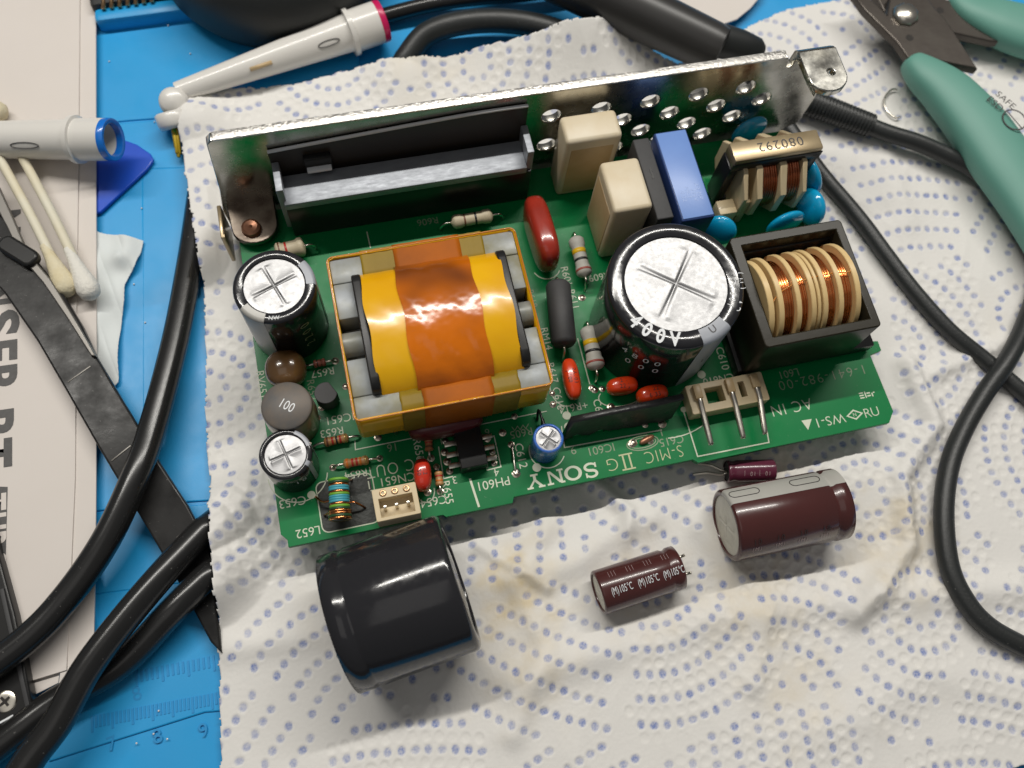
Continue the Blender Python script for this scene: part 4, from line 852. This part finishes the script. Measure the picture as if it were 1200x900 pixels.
axial('resistor', (640, 425), (643, 445), 1.4, .9, M_TAN, [(.3, .4, K_R)], 'tiny tan resistor beside the transformer corner', 1.0)
axial('ferrite_sleeve', (653.5, 331), (661, 405), 5.0, 3.0, M_SLEEVEM, (), 'black ferrite sleeve right of the transformer', 2.0, 'tube')
# copper and blue wound coil
a, b = Vector(B(396.5, 561, 4.6)), Vector(B(399, 610, 4.0)); L = (b - a).length; M = axis_matrix(a, b)
CO = MB().lathe([(0, 0), (1.7, .1), (1.8, L - .1), (0, L)], M, 20).build('wound_coil', mat('dark_ferrite_rod', (.03, .03, .03), .4), PSU, True)
gm, bm_, em = mat('green_wire', (.16, .4, .04), .3), mat('cyan_sleeve', (.06, .34, .42), .35), mat('dark_green_wire', (.02, .07, .03), .3)
for i, m2 in enumerate((gm, em, M_COPPER, bm_, bm_, M_COPPER, gm, bm_, bm_, bm_, M_COPPER, gm, em, M_COPPER, M_COPPER, em, M_COPPER)):
    zc = L * (i + .6) / 17.4; rr = 2.2 if i < 13 else 2.5
    MB().lathe([(rr - .3 + .36 * math.cos(math.radians(t)), zc + .36 * math.sin(math.radians(t))) for t in range(-180, 181, 36)], M, 22).build('wire_turn', m2, CO, True)
for pts in ([(407, 588, 3), (417, 589, 3.2), (428, 595, .2)], [(387, 600, 3), (380, 604, .4)], [(388, 586, 3), (378, 588, 2), (370, 582, .2)], [(405, 565, 4), (412, 562, .2)]): MB().tube([B(*q) for q in pts], .26, 8).build('lead', M_COPPER, CO, True)

# ---- connectors
cx0, cx1, cy0, cy1 = 20.9, 30.2, 0.2, 7.0
S1 = link('output_socket', plate([rrect(cx0, cy0, cx1, cy1, .25), rrect(cx0 + .9, cy0 + .5, cx1 - .9, cy1 - 2.0, .15)], 6.0, .12, Matrix.Translation((0, 0, BZ + 3.0))), M_CREAM, PSU, 40); S1['label'] = 'cream three pin output socket at the front edge'
MB().box(((cx0 + cx1) / 2, (cy0 + cy1) / 2 - .75, BZ + 1.6), (cx1 - cx0 - 1.9, cy1 - cy0 - 2.6, 2.8)).build('socket_floor', M_CREAM, S1, 40)
for k in range(3):
    MB().box((23.0 + k * 2.5, 3.0, BZ + 3.4), (.7, .7, 5.4), bev=.14).build('pin', M_LEAD, S1, 40)
    MB().lathe([(.35, .1), (.7, .25), (.8, 0)], TR(23.1 + k * 2.55, 6.0, BZ + 6.0), 14).build('pin_eyelet', M_BRASS, S1, True)
bxm = plate([rrect(95.4, 10.0, 114.0, 16.8, .3), rrect(99.4, 11.6, 104.0, 15.6, .2), rrect(107.6, 11.6, 109.4, 15.6, .2)], 4.2, .15, Matrix.Translation((0, 0, BZ + 2.3)))
S2 = link('input_socket', bxm, M_CREAM, PSU, 40); S2['label'] = 'cream input header with three long pins'
for x, ex in ((97.6, 97.4), (105.6, 105.2), (111.7, 110.6)):
    MB().tube([(x, 14.4, BZ + 4.4), (x, 12.8, BZ + 4.6), (x, 10.5, BZ + 4.4), (ex, 3.2, BZ + 4.0), (ex, 2.4, BZ + 4.0)], [.75, .75, .75, .75, .4], 12, 4).build('pin', M_LEAD, S2, True)
    MB().box((x, 14.8, BZ + 4.9), (1.9, 3.4, 1.2), bev=.3).build('pin_collar', M_RESIN, S2, 40)

# ------------------------------------------------------------------ loose capacitors on the towel
def lying_cap(name, px_top, px_base, zc, r, mt, label, top_mt, tilt=0.0, lead=True, rt=.84, groove=2.6, topname='can_top', stub=3.0, cat='capacitor', group=None, zc2=None, gd=.93):
    """px_top: pixel of the can top's centre, px_base: of the other end's centre"""
    a = Vector(U(*px_top, zc)); b = Vector(U(*px_base, zc if zc2 is None else zc2)); L = (b - a).length; M = axis_matrix(b, a)      # z towards the can top
    root = empty(name, ((a + b) / 2).xy[:] + (zc - r,), label, cat, group)
    sl = MB().lathe(sleeve_prof(r, L, r * rt, .4, groove, gd) , M, 64).build('sleeve', mt, root, True)
    stub = min(stub, 2.2) if lead else stub
    MB().lathe([(0, .2), (r * .92, .2)], M, 32).build('base_plug', M_BLACKPL, root, True)
    cross_top(M, r * rt + .02, L - .3, .25, top_mt, root, .9, .6, topname)
    if lead:
        for s in (-1, 1): MB().tube([M @ Vector((0, s * r * .38, .3)), M @ Vector((0, s * r * .4, -stub * .6)), M @ Vector((.5, s * r * .42, -stub))], .35, 8).build('lead', M_LEAD, root, True)
    return root, sl, M, L
rt_, sl, M, L = lying_cap('loose_capacitor', (539, 680), (398, 731), 16.6, 14.6, M_SLEEVE, 'big black cylindrical capacitor lying on the towel in front of the board', M_SLEEVE, rt=.8, groove=4.5, zc2=14.0, gd=.98)
rt_, sl, M, L = lying_cap('loose_capacitor', (700.5, 695), (795, 664.5), 6.0, 4.95, M_BRCAP, 'small brown capacitor printed 105°C lying left of the larger brown one', M_CAPTOPB)
ax = M.to_3x3() @ Vector((0, 0, 1)); 
for k, zz in enumerate((L - 4.4, L - 10.6, L - 16.6)): side_text(sl, M, '(M)105°C', 4.95, zz, -10, 1.7, .62, M_WHITEPRINT, .0, 2, .5)
for k in range(4): side_text(sl, M, 'nichi', 4.95, L - 3.5 - k * 4.2, 34, 1.1, .6, M_GREYPRINT, .012, 2, .6) if False else side_text(sl, M, '|||', 4.95, L - 3.5 - k * 4.2, 36, 1.2, .7, M_GREYPRINT, .012, 2, .7)
rt_, sl, M, L = lying_cap('loose_capacitor', (850, 616), (982, 590), 9.2, 8.2, M_BRCAP, 'large brown capacitor with grey stripe lying right of the smaller brown one', M_CAPTOPB, groove=3.6)
pr = [(a + .05, b) for a, b in sleeve_prof(8.2, L, 8.2 * .84, .4, 3.6)[1:-2]]
MB().lathe(pr, M, 18, math.radians(24), math.radians(64)).build('printed_stripe', M_LGSTRIPE, sl, True)
def pill(zc, ln, wd, a):
    mb = MB(); outl = [(zc + ln / 2 - wd / 2 + wd / 2 * math.cos(math.radians(t)), wd / 2 * math.sin(math.radians(t))) for t in range(-90, 91, 15)] + [(zc - ln / 2 + wd / 2 + wd / 2 * math.cos(math.radians(t)), wd / 2 * math.sin(math.radians(t))) for t in range(90, 271, 15)]
    P = [M @ Vector((8.3 * math.cos(a + y / 8.3), 8.3 * math.sin(a + y / 8.3), z)) for z, y in outl]; mb.tube(P + P[:1], .09, 6, 0, False); return mb
for zc in (L - 4.2, L - 18.6): pill(zc, 7.0, 2.2, math.radians(43)).build('stripe_mark', M_DARKPRINT, sl, True)
for k in range(4):
    side_text(sl, M, '10', 8.2, L - 4 - k * 5.4, -42, 1.5, 1.1, M_DARKPRINT, 0, 2, .8); side_text(sl, M, '(M)', 8.2, L - 4 - k * 5.4, -56, 1.2, .9, M_GREYPRINT, .01, 2, .8)
rt_, sl, M, L = lying_cap('loose_capacitor', (906, 551), (851, 552.5), 5.2, 2.6, M_PURPLE, 'tiny maroon capacitor with two wire leads lying by the board edge', M_CAPTOPB, stub=8, lead=False, groove=1.6)
for s, e in (((845, 556, 5), (812, 556, 4.2)), ((846, 551, 5.4), (818, 543, 5.2))):
    MB().tube([U(852, (s[1] + 552) / 2, 5.2), U(*s), U((s[0] + e[0]) / 2, (s[1] + e[1]) / 2 - 2, 5.0), U(*e)], .3, 8).build('lead', M_LEAD, rt_, True)
for k, zz in enumerate((L - 3, L - 6.6)): side_text(sl, M, '10 |', 2.6, zz, 30, 1.1, .8, M_GREYPRINT, .01, 2, .8)

# ------------------------------------------------------------------ cables
def cable(name, pts, r, mt, label, group=None, sm=8):
    o = MB().tube([U(*q) for q in pts], r, 20, sm).build(name, mt, None, True); return tag(o, label, 'cable', group)
cable('power_cable', [(240, 180, .2), (233, 235, 1.0), (222, 310, 2.6), (205, 400, 4.5), (179, 500, 7), (158, 560, 9), (124, 633, 9), (78, 700, 8), (28, 752, 8), (-60, 815, 8)], 3.1, M_RUBBER, 'thick black cable curving from under the towel across the flat black tool', 'black cables left of the towel')
cable('power_cable', [(280, 592, .8), (262, 604, 3.2), (245, 617, 5.9), (232, 628, 6.9), (187, 677, 9.5), (140, 733, 10.5), (100, 787, 11), (67, 847, 11), (33, 893, 11), (-20, 980, 11)], 3.1, M_RUBBER, 'thick black cable emerging at towel edge, upper one of the crossing pair', 'black cables left of the towel')
cable('power_cable', [(282, 645, .4), (266, 658, 2.4), (253, 668, 4.4), (238, 680, 5.6), (200, 718, 6.2), (143, 777, 3.6), (67, 822, 3.4), (20, 857, 4), (-60, 920, 4)], 3.1, M_RUBBER, 'thick black cable passing beneath the other one at lower left', 'black cables left of the towel')
c = empty('probe_cable', U(1105, 600, 0), 'thin black cable with ribbed strain relief looping past the teal handle', 'cable')
MB().tube([U(*q) for q in [(1012, 145, 6), (1040, 156, 6), (1075, 167, 6), (1107, 181, 5.5), (1140, 198, 5), (1171, 224, 5), (1188, 246, 5), (1201, 272, 5), (1216, 325, 5), (1202, 378, 5.5), (1180, 423, 6.6), (1153, 462, 5.2), (1130, 502, 4.4), (1113, 545, 4.2), (1106, 600, 4.2), (1112, 662, 4.0), (1131, 704, 4), (1158, 734, 4), (1200, 758, 4), (1260, 785, 4)]], 2.35, 20, 8).build('jacket', M_RUBBERM, c, True)
mb = MB(); a, b = Vector(U(905, 104, 6.5)), Vector(U(1022, 148, 6)); n = 30; pr = []
for i in range(n):
    z0 = (b - a).length * i / n; z1 = (b - a).length * (i + .65) / n; z2 = (b - a).length * (i + .95) / n; rr = 3.9 - .7 * i / n; pr += [(rr, z0), (rr, z1), (rr - .3, z1 + .05), (rr - .3, z2)]
mb.lathe([(0, 0)] + pr + [(0, pr[-1][1])], axis_matrix(a, b), 24).build('strain_relief', M_RUBBERM, c, 40)
cable('thin_cable', [(880, 90, 4), (930, 158, 4), (962, 203, 3.6), (996, 243, 3.4), (1016, 268, 3.4), (1040, 301, 3.4), (1073, 344, 3.4), (1113, 388, 3.2), (1153, 421, 2.6), (1200, 461, 3.0), (1280, 530, 3)], 2.1, M_RUBBERM, 'thin black cable running straight under the looped cable at right')
cable('thick_cable', [(464, 96, -1.5), (472, 76, .4), (478, 66, 1.5), (498, 42, 4), (530, 29, 6), (575, 24, 6.5), (620, 28, 6.5), (660, 40, 6), (690, 60, 4)], 3.3, M_RUBBERM, 'thick black cord arching behind the paper towel top edge')
cable('black_cord', [(380, 42, 1), (440, 22, 2), (500, 6, 3), (560, -3, 4), (620, -8, 4), (700, -20, 4)], 2.2, M_RUBBER, 'dark cord at the top edge behind the arching cord')

# ------------------------------------------------------------------ black probe handle at the top
PR = empty('test_probe', U(760, 30, 4), 'thick black tapered probe handle lying behind the steel bracket', 'probe')
a, b = Vector(U(560, -75, 16)), Vector(U(845, 60, 13)); L = (b - a).length
MB().lathe([(0, 0), (7.8, 0), (7.5, L * .5), (6.6, L - 3), (6.2, L - .5), (5.4, L), (0, L)], axis_matrix(a, b), 40).build('grip', mat('dark_satin_grip', (.028, .027, .026), .36, var=.3, vs_=.05), PR, 35)
a2, b2 = Vector(U(836, 46, 14)), Vector(U(893, 60, 11)); L2 = (b2 - a2).length
MB().lathe([(0, 0), (4.6, 0), (4.2, L2 * .55), (3.2, L2 * .9), (2.0, L2), (0, L2)], axis_matrix(a2, b2), 32).build('nose', M_DARKOBJ, PR, 35)
# cream card under the probe
me = plate([wpoly([(690, -60), (905, -60), (893, -6), (878, 12), (862, 25), (845, 31), (800, 40), (720, 60)], 1.5)], .6, .1, Matrix.Translation((0, 0, 2.2))); tag(link('card_sheet', me, M_PAPER, None, 40), 'cream card corner lying on the blue mat beyond the probe handle', 'card')

# ------------------------------------------------------------------ flush cutters
FC = empty('flush_cutter', U(1063, 40, 2), 'teal handled flush cutter with dark steel jaws resting on the towel corner', 'cutter')
def wp(px, z): return [U(u, v, z)[:2] for u, v in px]
zl, zu = 7.5, 10.0
link('jaw_arm', plate([wp([(996, -8), (1010, -4), (1038, 24), (1042, 0), (1060, -10), (1082, 0), (1092, 14), (1104, 26), (1140, 82), (1092, 72), (1062, 70), (1050, 52), (1038, 40), (1012, 14)], zu)], 2.6, .4, Matrix.Translation((0, 0, zu))), M_CUTSTEEL, FC, 40)
link('jaw_arm', plate([wp([(1010, -30), (1040, 0), (1070, 2), (1096, 0), (1128, 12), (1180, 50), (1160, 51), (1112, 40), (1092, 40), (1060, 40), (1040, 25)], zl)], 2.6, .4, Matrix.Translation((0, 0, zl))), M_CUTSTEEL, FC, 40)
x, y, z = U(1064, 13, 13); MB().lathe([(0, 1.6), (2.6, 1.5), (3.6, .8), (3.9, 0), (3.9, -2.5)], TR(x, y, 11.6), 8).build('rivet', M_RIVET, FC, 40)
for px in ((1066, 44), (1102, 12)): x, y, z = U(*px, zu + 1.4); MB().lathe([(0, 0), (1.1, 0)], TR(x, y, zu + 1.33), 16).build('pin_hole', M_HOLE, FC, None)
def handle(path, name='handle_grip'):
    """path: (u, v, z, half width, half height)"""
    P = []; 
    for q in path: P.append((Vector(U(q[0], q[1], q[2])), q[3], q[4]))
    Q = []
    for i in range(len(P) - 1):
        for k in range(6):
            t = k / 6; p0 = P[max(i - 1, 0)][0]; p1 = P[i][0]; p2 = P[i + 1][0]; p3 = P[min(i + 2, len(P) - 1)][0]
            Q.append((0.5 * ((2 * p1) + (p2 - p0) * t + (2 * p0 - 5 * p1 + 4 * p2 - p3) * t * t + (3 * p1 - p0 - 3 * p2 + p3) * t ** 3), P[i][1] * (1 - t) + P[i + 1][1] * t, P[i][2] * (1 - t) + P[i + 1][2] * t))
    Q.append(P[-1]); n = 28; vs2 = []
    for i, (p_, hw, hh) in enumerate(Q):
        d = (Q[min(i + 1, len(Q) - 1)][0] - Q[max(i - 1, 0)][0]).normalized(); s = Vector((d.y, -d.x, 0)).normalized(); up = s.cross(d)
        for j in range(n):
            a = 2 * math.pi * j / n; c, si = math.cos(a), math.sin(a); e = 2.5; k = (abs(c) ** e + abs(si) ** e) ** (-1 / e); vs2.append(p_ + s * hw * c * k + up * hh * si * k)
    fs = [[i * n + j, i * n + (j + 1) % n, (i + 1) * n + (j + 1) % n, (i + 1) * n + j] for i in range(len(Q) - 1) for j in range(n)] + [list(range(n))[::-1], [(len(Q) - 1) * n + j for j in range(n)]]
    return MB().add(vs2, fs).build(name, M_TEAL, FC, 50)
handle([(1064, 70, 9, 1.5, 1.8), (1068, 74, 9, 3.4, 3.2), (1084, 88, 9, 5.4, 4.2), (1112, 111, 9, 7.2, 5.0), (1146, 150, 9, 8.4, 5.4), (1177, 194, 9, 8.6, 5.4), (1213, 247, 9, 8.2, 5.2), (1270, 340, 9, 7.8, 5), (1330, 430, 9, 6.5, 5)])
handle([(1117, -3, 8, 1.5, 1.8), (1122, 2, 8, 3.6, 3.0), (1142, 16, 8, 5.4, 4.0), (1170, 27, 8, 7.4, 4.6), (1205, 38, 8, 8.4, 4.8), (1290, 60, 8, 8, 4.8)])
for s, px, h, rz in (('ESD', (1167, 121), 2.2, -62), ('SAFE', (1179, 117), 2.2, -62)):
    q = U(*px, 14.6); me = text_mesh(s, h); me.transform(Matrix.Translation(Vector((q[0], q[1], 14.55)) * MM) @ Matrix.Rotation(math.radians(rz), 4, 'Z')); link('print', me, M_DARKPRINT, FC)
q = U(1189, 140, 14.6); 
link('print', plate([circ(0, 0, 3.4, 28), circ(0, 0, 3.0, 28)], .06, 0, Matrix.Translation((q[0], q[1], 14.5))), M_DARKPRINT, FC)
link('print', plate([[(-.15, -3), (.15, -3), (.15, 3), (-.15, 3)]], .06, 0, Matrix.Translation((q[0], q[1], 14.52)) @ Matrix.Rotation(.3, 4, 'Z')), M_DARKPRINT, FC)

# ------------------------------------------------------------------ left side: card box, swabs, brush heads, tools
CB = empty('cardboard_box', U(50, 400, 0), 'flattened white cardboard box with bold grey lettering at the left edge', 'box')
zc = 2.0
link('main_panel', plate([wpoly([(-90, -60), (94, -60), (92, 200), (89, 420), (88, 560), (82, 700), (78, 785), (32, 799), (-90, 830)], zc)], .7, .12, Matrix.Translation((0, 0, zc))), M_PAPER, CB, 40)
link('side_flap', plate([wpoly([(95.5, -60), (112, -60), (112.5, 250), (113, 480), (112, 620), (110, 742), (70, 800), (83.5, 700), (89.5, 560), (90.5, 420), (93.5, 200)], zc - .3)], .6, .12, Matrix.Translation((0, 0, zc - .35))), M_PAPER, CB, 40)
link('bottom_flap', plate([wpoly([(0, 760), (72, 770), (68, 800), (38, 815), (0, 830)], zc - .8)], .6, .1, Matrix.Translation((0, 0, zc - 1.0))), M_PAPER, CB, 40)
def card_letter(ch, u0, v0, v1, hgt, mt=M_PRINTGREY, out=False):
    """letter reading down the card: top towards the right, from pixel row v0 to v1"""
    a, b = Vector(U(u0, v0, zc + .45)), Vector(U(u0, v1, zc + .45)); wd = (b - a).length
    me = text_mesh(ch, hgt, -.035, 1); cox = [v.co.x for v in me.vertices]; k = wd * MM / (max(cox) - min(cox))
    d = (b - a).normalized(); ang = math.atan2(d.y, d.x); up = Vector((-d.y, d.x, 0))
    for v in me.vertices: v.co.x *= k
    c_ = (a + b) / 2 - up * hgt / 2
    me.transform(Matrix.Translation(c_ * MM) @ Matrix.Rotation(ang, 4, 'Z')); return link('lettering', me, mt, CB)
for ch, u0, v0, v1 in (('N', 25, 245, 272), ('I', 24, 300, 312), ('N', 24, 326, 354), ('S', 23, 361, 391), ('E', 21, 397, 421), ('R', 21, 426, 459), ('B', 17, 478, 509), ('T', 15, 512, 546)): card_letter(ch, u0, v0, v1, 8.5)
MB().add([(p_[0], p_[1], zc + .42) for p_ in (U(-30, 570, zc), U(10, 571, zc), U(6, 720, zc), U(-30, 720, zc))], [[0, 1, 2, 3]]).build('lettering_panel', M_PRINTGREY, CB, None)
for ch, v0, v1 in (('T', 577, 597), ('H', 600, 619), ('R', 622, 641), ('O', 644, 664)):
    o = card_letter(ch, 8, v0, v1, 5.0, M_PAPER); o.location.z += .06 * MM

def swab(px0, px1, z0, z1, mth, label):
    r_ = empty('cotton_swab', U(*px1, 3), label, 'cotton swab', 'cotton swabs on the card')
    a, b = Vector(U(*px0, z0)), Vector(U(*px1, z1)); MB().tube([a, (a + b) / 2 + Vector((.3, .2, 0)), b], 1.15, 14).build('stick', M_SWABSTICK, r_, True)
    d = (b - a).normalized(); st = b - d * 11; L = 15.0
    MB().lathe([(1.15, 0), (1.35, L * .2), (1.9, L * .45), (2.6, L * .7), (2.75, L * .82), (2.3, L * .93), (1.2, L * .99), (0, L)], axis_matrix(st, b), 26).build('cotton_tip', mth, r_, True)
    return r_
swab((-2, 183), (74, 330), 6.5, 5.2, M_COTTONY, 'yellowed used cotton swab lying on the white card, left of the pair')
swab((26, 184), (101, 334), 6.5, 5.4, M_COTTON, 'clean white cotton swab on the card, right of the yellowed one')
o = MB().lathe([(0, 0), (1.8, .4), (2.7, 2), (2.8, 5), (2.0, 9), (1.3, 14), (1.2, 22)], axis_matrix(U(8, 131, 5), U(-80, 126, 5)), 24).build('cotton_swab', M_COTTONY, None, True); tag(o, 'tip of another cotton swab poking in above the blue ringed brush head', 'cotton swab', 'cotton swabs on the card')

def brush_head(px_open, px_back, z0, z1, r0, r1, ring_mt, label, nm=True):
    r_ = empty('brush_head', U(*px_open, 3), label, 'brush head', 'electric toothbrush heads')
    a, b = Vector(U(*px_open, z0)), Vector(U(*px_back, z1)); L = (b - a).length; M = axis_matrix(a, b); rr = lambda z: r0 + (r1 - r0) * z / L
    MB().lathe([(r0 - 1.3, 16), (r0 - 1.2, 1.6), (r0, 1.6), (r0 + .02, 9.0), (r0 + .75, 9.2), (r0 + .75, 10.4), (rr(10.6) - .05, 10.6), (rr(L * .5), L * .5), (r1, L)], M, 48).build('shaft', M_OFFWHITE, r_, 35)
    MB().lathe([(r0 - 1.25, 1.7), (r0 - 1.1, .2), (r0 - .8, 0), (r0 - .1, 0), (r0 + .05, .25), (r0 + .05, 1.7)], M, 48).build('colour_ring', ring_mt, r_, 35)
    MB().lathe([(0, 14), (r0 - 1.2, 14)], M, 32).build('socket_floor', M_DARKPRINT if False else M_OFFWHITE, r_, None)
    return r_, M, L, rr
BH, M, L, rr = brush_head((133.5, 163.5), (-60, 164), 12.5, 4.6, 5.15, 4.4, M_BLUERING, 'white toothbrush head with blue ring pointing in from the left')
lg = MB(); A_ = math.radians(-62)
def on_shaft(M, z, s, A_, off): 
    r_ = rr(z) + off; return M @ Vector((r_ * math.cos(A_ + s / r_), r_ * math.sin(A_ + s / r_), z))
zc_ = 21.0
lg.tube([on_shaft(M, zc_ + 3.8 * math.cos(t), .75 * math.sin(t), math.radians(-52), .06) for t in np.linspace(0, 6.28, 24)], .12, 6, 0, False).build('oval_mark', M_PRINTGREY, BH, True)
PB, M, L, rr = brush_head((449.5, 24), (208, 108), 7.0, 5.0, 5.6, 2.6, M_PINKRING, 'white toothbrush head with pink ring lying behind the towel')
for zc_, ln, nmn in ((17.0, 3.0, 'oval_mark'),): MB().tube([on_shaft(M, zc_ + ln * math.cos(t), .75 * math.sin(t), math.radians(-50), .06) for t in np.linspace(0, 6.28, 24)], .12, 6, 0, False).build(nmn, M_PRINTGREY, PB, True)
q0, q1 = on_shaft(M, 33, 0, math.radians(-50), 0), on_shaft(M, 39, 0, math.radians(-50), 0); MB().tube([q0, q1], .55, 8, 0).build('slot', M_RESIN, PB, True)
x, y, z = U(203, 117, 6); MB().lathe([(0, 3.0), (2.6, 2.8), (3.6, 1.8), (3.9, 0), (3.6, -2), (2.6, -2.4)], Matrix.Translation((x, y, 5)) @ Matrix.Rotation(.5, 4, 'X'), 28).build('head', M_OFFWHITE, PB, True)
MB().lathe([(0, 2.4), (3.8, 2.4), (4.4, 1.2), (4.4, -1.5), (3.6, -2)], axis_matrix(U(203, 139, 4), U(207, 150, 2.5)), 28).build('head', M_OFFWHITE, PB, True)
r2 = np.random.default_rng(9)
for k in range(22):
    t = k / 21; mt = M_GREENB if t < .35 else M_YELLOWB; a = U(203 + r2.uniform(-4, 4), 137 + r2.uniform(0, 6), 3.5 + r2.uniform(-1, 1)); b = U(203 + 12 * (.2 + .4 * t) + r2.uniform(-2, 2), 160 + 24 * t, 1.2 + r2.uniform(0, 1.5)); MB().tube([a, b], .45, 6, 0).build('bristle', mt, PB, True)

# dark blue pick, tissue
pk = plate([wpoly([(96, 178), (146, 166), (160, 171), (176, 182), (179, 188), (172, 198), (118, 248), (108, 250), (96, 245)], .6)], 1.0, .3, Matrix.Translation((0, 0, .5)) ); tag(link('opening_pick', pk, M_PICK, None, 40), 'dark blue triangular plastic opening pick half under the white card', 'pick')
def tissue():
    r2 = np.random.default_rng(2); outl = wpoly([(104, 264), (114, 269), (140, 273), (166, 278), (163, 295), (158, 310), (149, 322), (145, 332), (145, 350), (141, 370), (138, 395), (137, 420), (137, 446), (128, 455), (104, 440)], 2)
    n = 130; xs = [p_[0] for p_ in outl]; ys = [p_[1] for p_ in outl]; vs2 = []; fs = []; X0, X1, Y0, Y1 = min(xs), max(xs), min(ys), max(ys); m2 = 240; idx = {}
    def ins(x, y):
        c = False
        for (xa, ya), (xb, yb) in zip(outl, outl[1:] + outl[:1]):
            if (ya > y) != (yb > y) and x < xa + (y - ya) * (xb - xa) / (yb - ya): c = not c
        return c
    cx, cy, _ = U(141, 302, 2)
    for i in range(m2 + 1):
        for j in range(n + 1):
            x = X0 + (X1 - X0) * j / n; y = Y0 + (Y1 - Y0) * i / m2
            if ins(x, y):
                z = .4 + .45 * math.sin(x * .9 + y * .25) + .3 * math.sin(x * .4 - y * .5) + .5 * abs(math.sin(x * .55 + .12 * y)) + 2.6 * math.exp(-((x - cx) ** 2 + (y - cy) ** 2) / 7) ; idx[i, j] = len(vs2); vs2.append((x, y, max(z, .0) + .3))
    for i in range(m2):
        for j in range(n):
            k = [(i, j), (i, j + 1), (i + 1, j + 1), (i + 1, j)]
            if all(q in idx for q in k): fs.append([idx[q] for q in k])
    o = MB().add(vs2, fs).build('tissue', M_TISSUE, None, True); o.modifiers.new('t', 'SOLIDIFY').thickness = .2 * MM
    tag(o, 'crumpled white tissue scrap on the blue mat beside the cotton swab tips', 'tissue')
tissue()

# flat black steel tool crossing the left side
FT = empty('flat_tool', U(140, 520, 4), 'flat black steel tool arm running diagonally from left edge under the cables', 'tool')
zt = 5.2
link('arm', plate([wpoly([(-60, 190), (-20, 235), (8, 262), (28, 300), (38, 302), (72, 345), (96, 385), (112, 420), (160, 500), (186, 545), (216, 592), (238, 636), (243, 655), (247, 700), (253, 757), (246, 750), (214, 690), (176, 622), (138, 556), (120, 525), (80, 455), (48, 400), (10, 345), (-60, 270)], zt)], 2.4, .5, Matrix.Translation((0, 0, zt))), M_TOOL, FT, 40)
link('edge_strip', plate([wpoly([(-20, 205), (0, 222), (18, 262), (34, 300), (60, 330), (86, 372), (112, 418), (110, 418), (82, 374), (54, 333), (29, 304), (12, 268), (-4, 238), (-20, 222)], zt + 1.0)], 1.6, .3, Matrix.Translation((0, 0, zt + 1.6))), M_TOOLEDGE, FT, 40)
link('latch', plate([rrect(-4.6, -1.6, 4.6, 1.6, 1.3)], 2.6, .7, Matrix.Translation((*U(23, 296, 7.5)[:2], 7.6)) @ Matrix.Rotation(math.radians(-44), 4, 'Z')), M_BLACKPL, FT, 40)
for p0, p1 in (((79, 448), (106, 429)), ((130, 540), (153, 522)), ((203, 628), (222, 612))):
    bar(p0, p1, zt + 1.22, .35, .2, 'score_line', M_TOOLEDGE, FT)

FT_Y0, FT_Y1 = U(112, 510, zt)[1], U(225, 600, zt)[1]
for ch in FT.children:
    for v in ch.data.vertices:
        t = min(max((FT_Y0 - v.co.y / MM) / (FT_Y0 - FT_Y1), 0), 1.6); v.co.z -= 3.4 * MM * t * t / 1.6 if t < 1 else 3.4 * MM * (.625 + (t - 1) * .6)

# black case at the lower left corner with a screw
BC = empty('tool_case', U(10, 780, 2), 'black plastic case corner with a crosshead screw and white letters at lower left', 'case')
link('case_body', plate([wpoly([(-80, 560), (-14, 590), (-2, 650), (17, 720), (27, 770), (38, 832), (30, 870), (-80, 930)], 4.0)], 3.4, .5, Matrix.Translation((0, 0, 3.4))), M_BLACKPL, BC, 40)
bar((2, 690), (34, 834), 5.3, .9, .5, 'case_edge', M_SLEEVEM, BC)
x, y, z = U(6, 822, 5.3); MB().lathe([(0, .25), (1.5, .5), (2.1, .3), (2.3, 0)], TR(x, y, 5.1), 24).build('screw', M_RIVET, BC, 35)
for a in (.6, .6 + math.pi / 2): MB().box((0, 0, 0), (2.4, .5, .1), mat=TR(x, y, 5.58 + .01 * a, a)).build('screw_slot', M_HOLE, BC, None)
q = U(10, 848, 5.2); me = text_mesh('IF', 3.0); me.transform(Matrix.Translation(Vector((q[0], q[1], 5.13)) * MM) @ Matrix.Rotation(math.radians(-72), 4, 'Z')); link('lettering', me, M_WHITEPRINT, BC)

# dark round spool and brass prongs at the top edge
x, y, z = U(316, -84, 14); MSP = TR(x, y, 0) @ Matrix.Scale(1.28, 4)
SPO = MB().lathe([(0, 18), (20, 17.5), (23.5, 15), (25, 11), (25, 4), (23, .5), (20, 0)], MSP, 64).build('dark_spool', M_DARKOBJ, None, True); tag(SPO, 'dark round plastic base at the top edge above the pink ringed brush head', 'spool')
HB = empty('prong_strip', U(150, -4, 2), 'row of slim brass prongs in a dark strip at the top left', 'bit strip')
bar((104, -12), (200, -28), 3.0, 16, 5, 'strip_body', M_DARKOBJ, HB)
for i in range(7):
    u = 121 + i * 9.4; MB().tube([U(u, -24 - i * 1.2, 6.2), U(u + .5, 11 - i * 1.4, 4.6)], .62, 8, 0).build('prong', M_BRASS, HB, True)

# clipped wire on the towel, steel offcuts
q = [U(u, v, 2.6) for u, v in ((1051, 105), (1045, 105), (1038, 112), (1036, 122), (1041, 132), (1050, 138), (1055, 137))]
tag(MB().tube(q, .28, 8).build('wire_offcut', M_LEAD, None, True), 'curled bright wire offcut lying beside the teal cutter handle', 'wire')
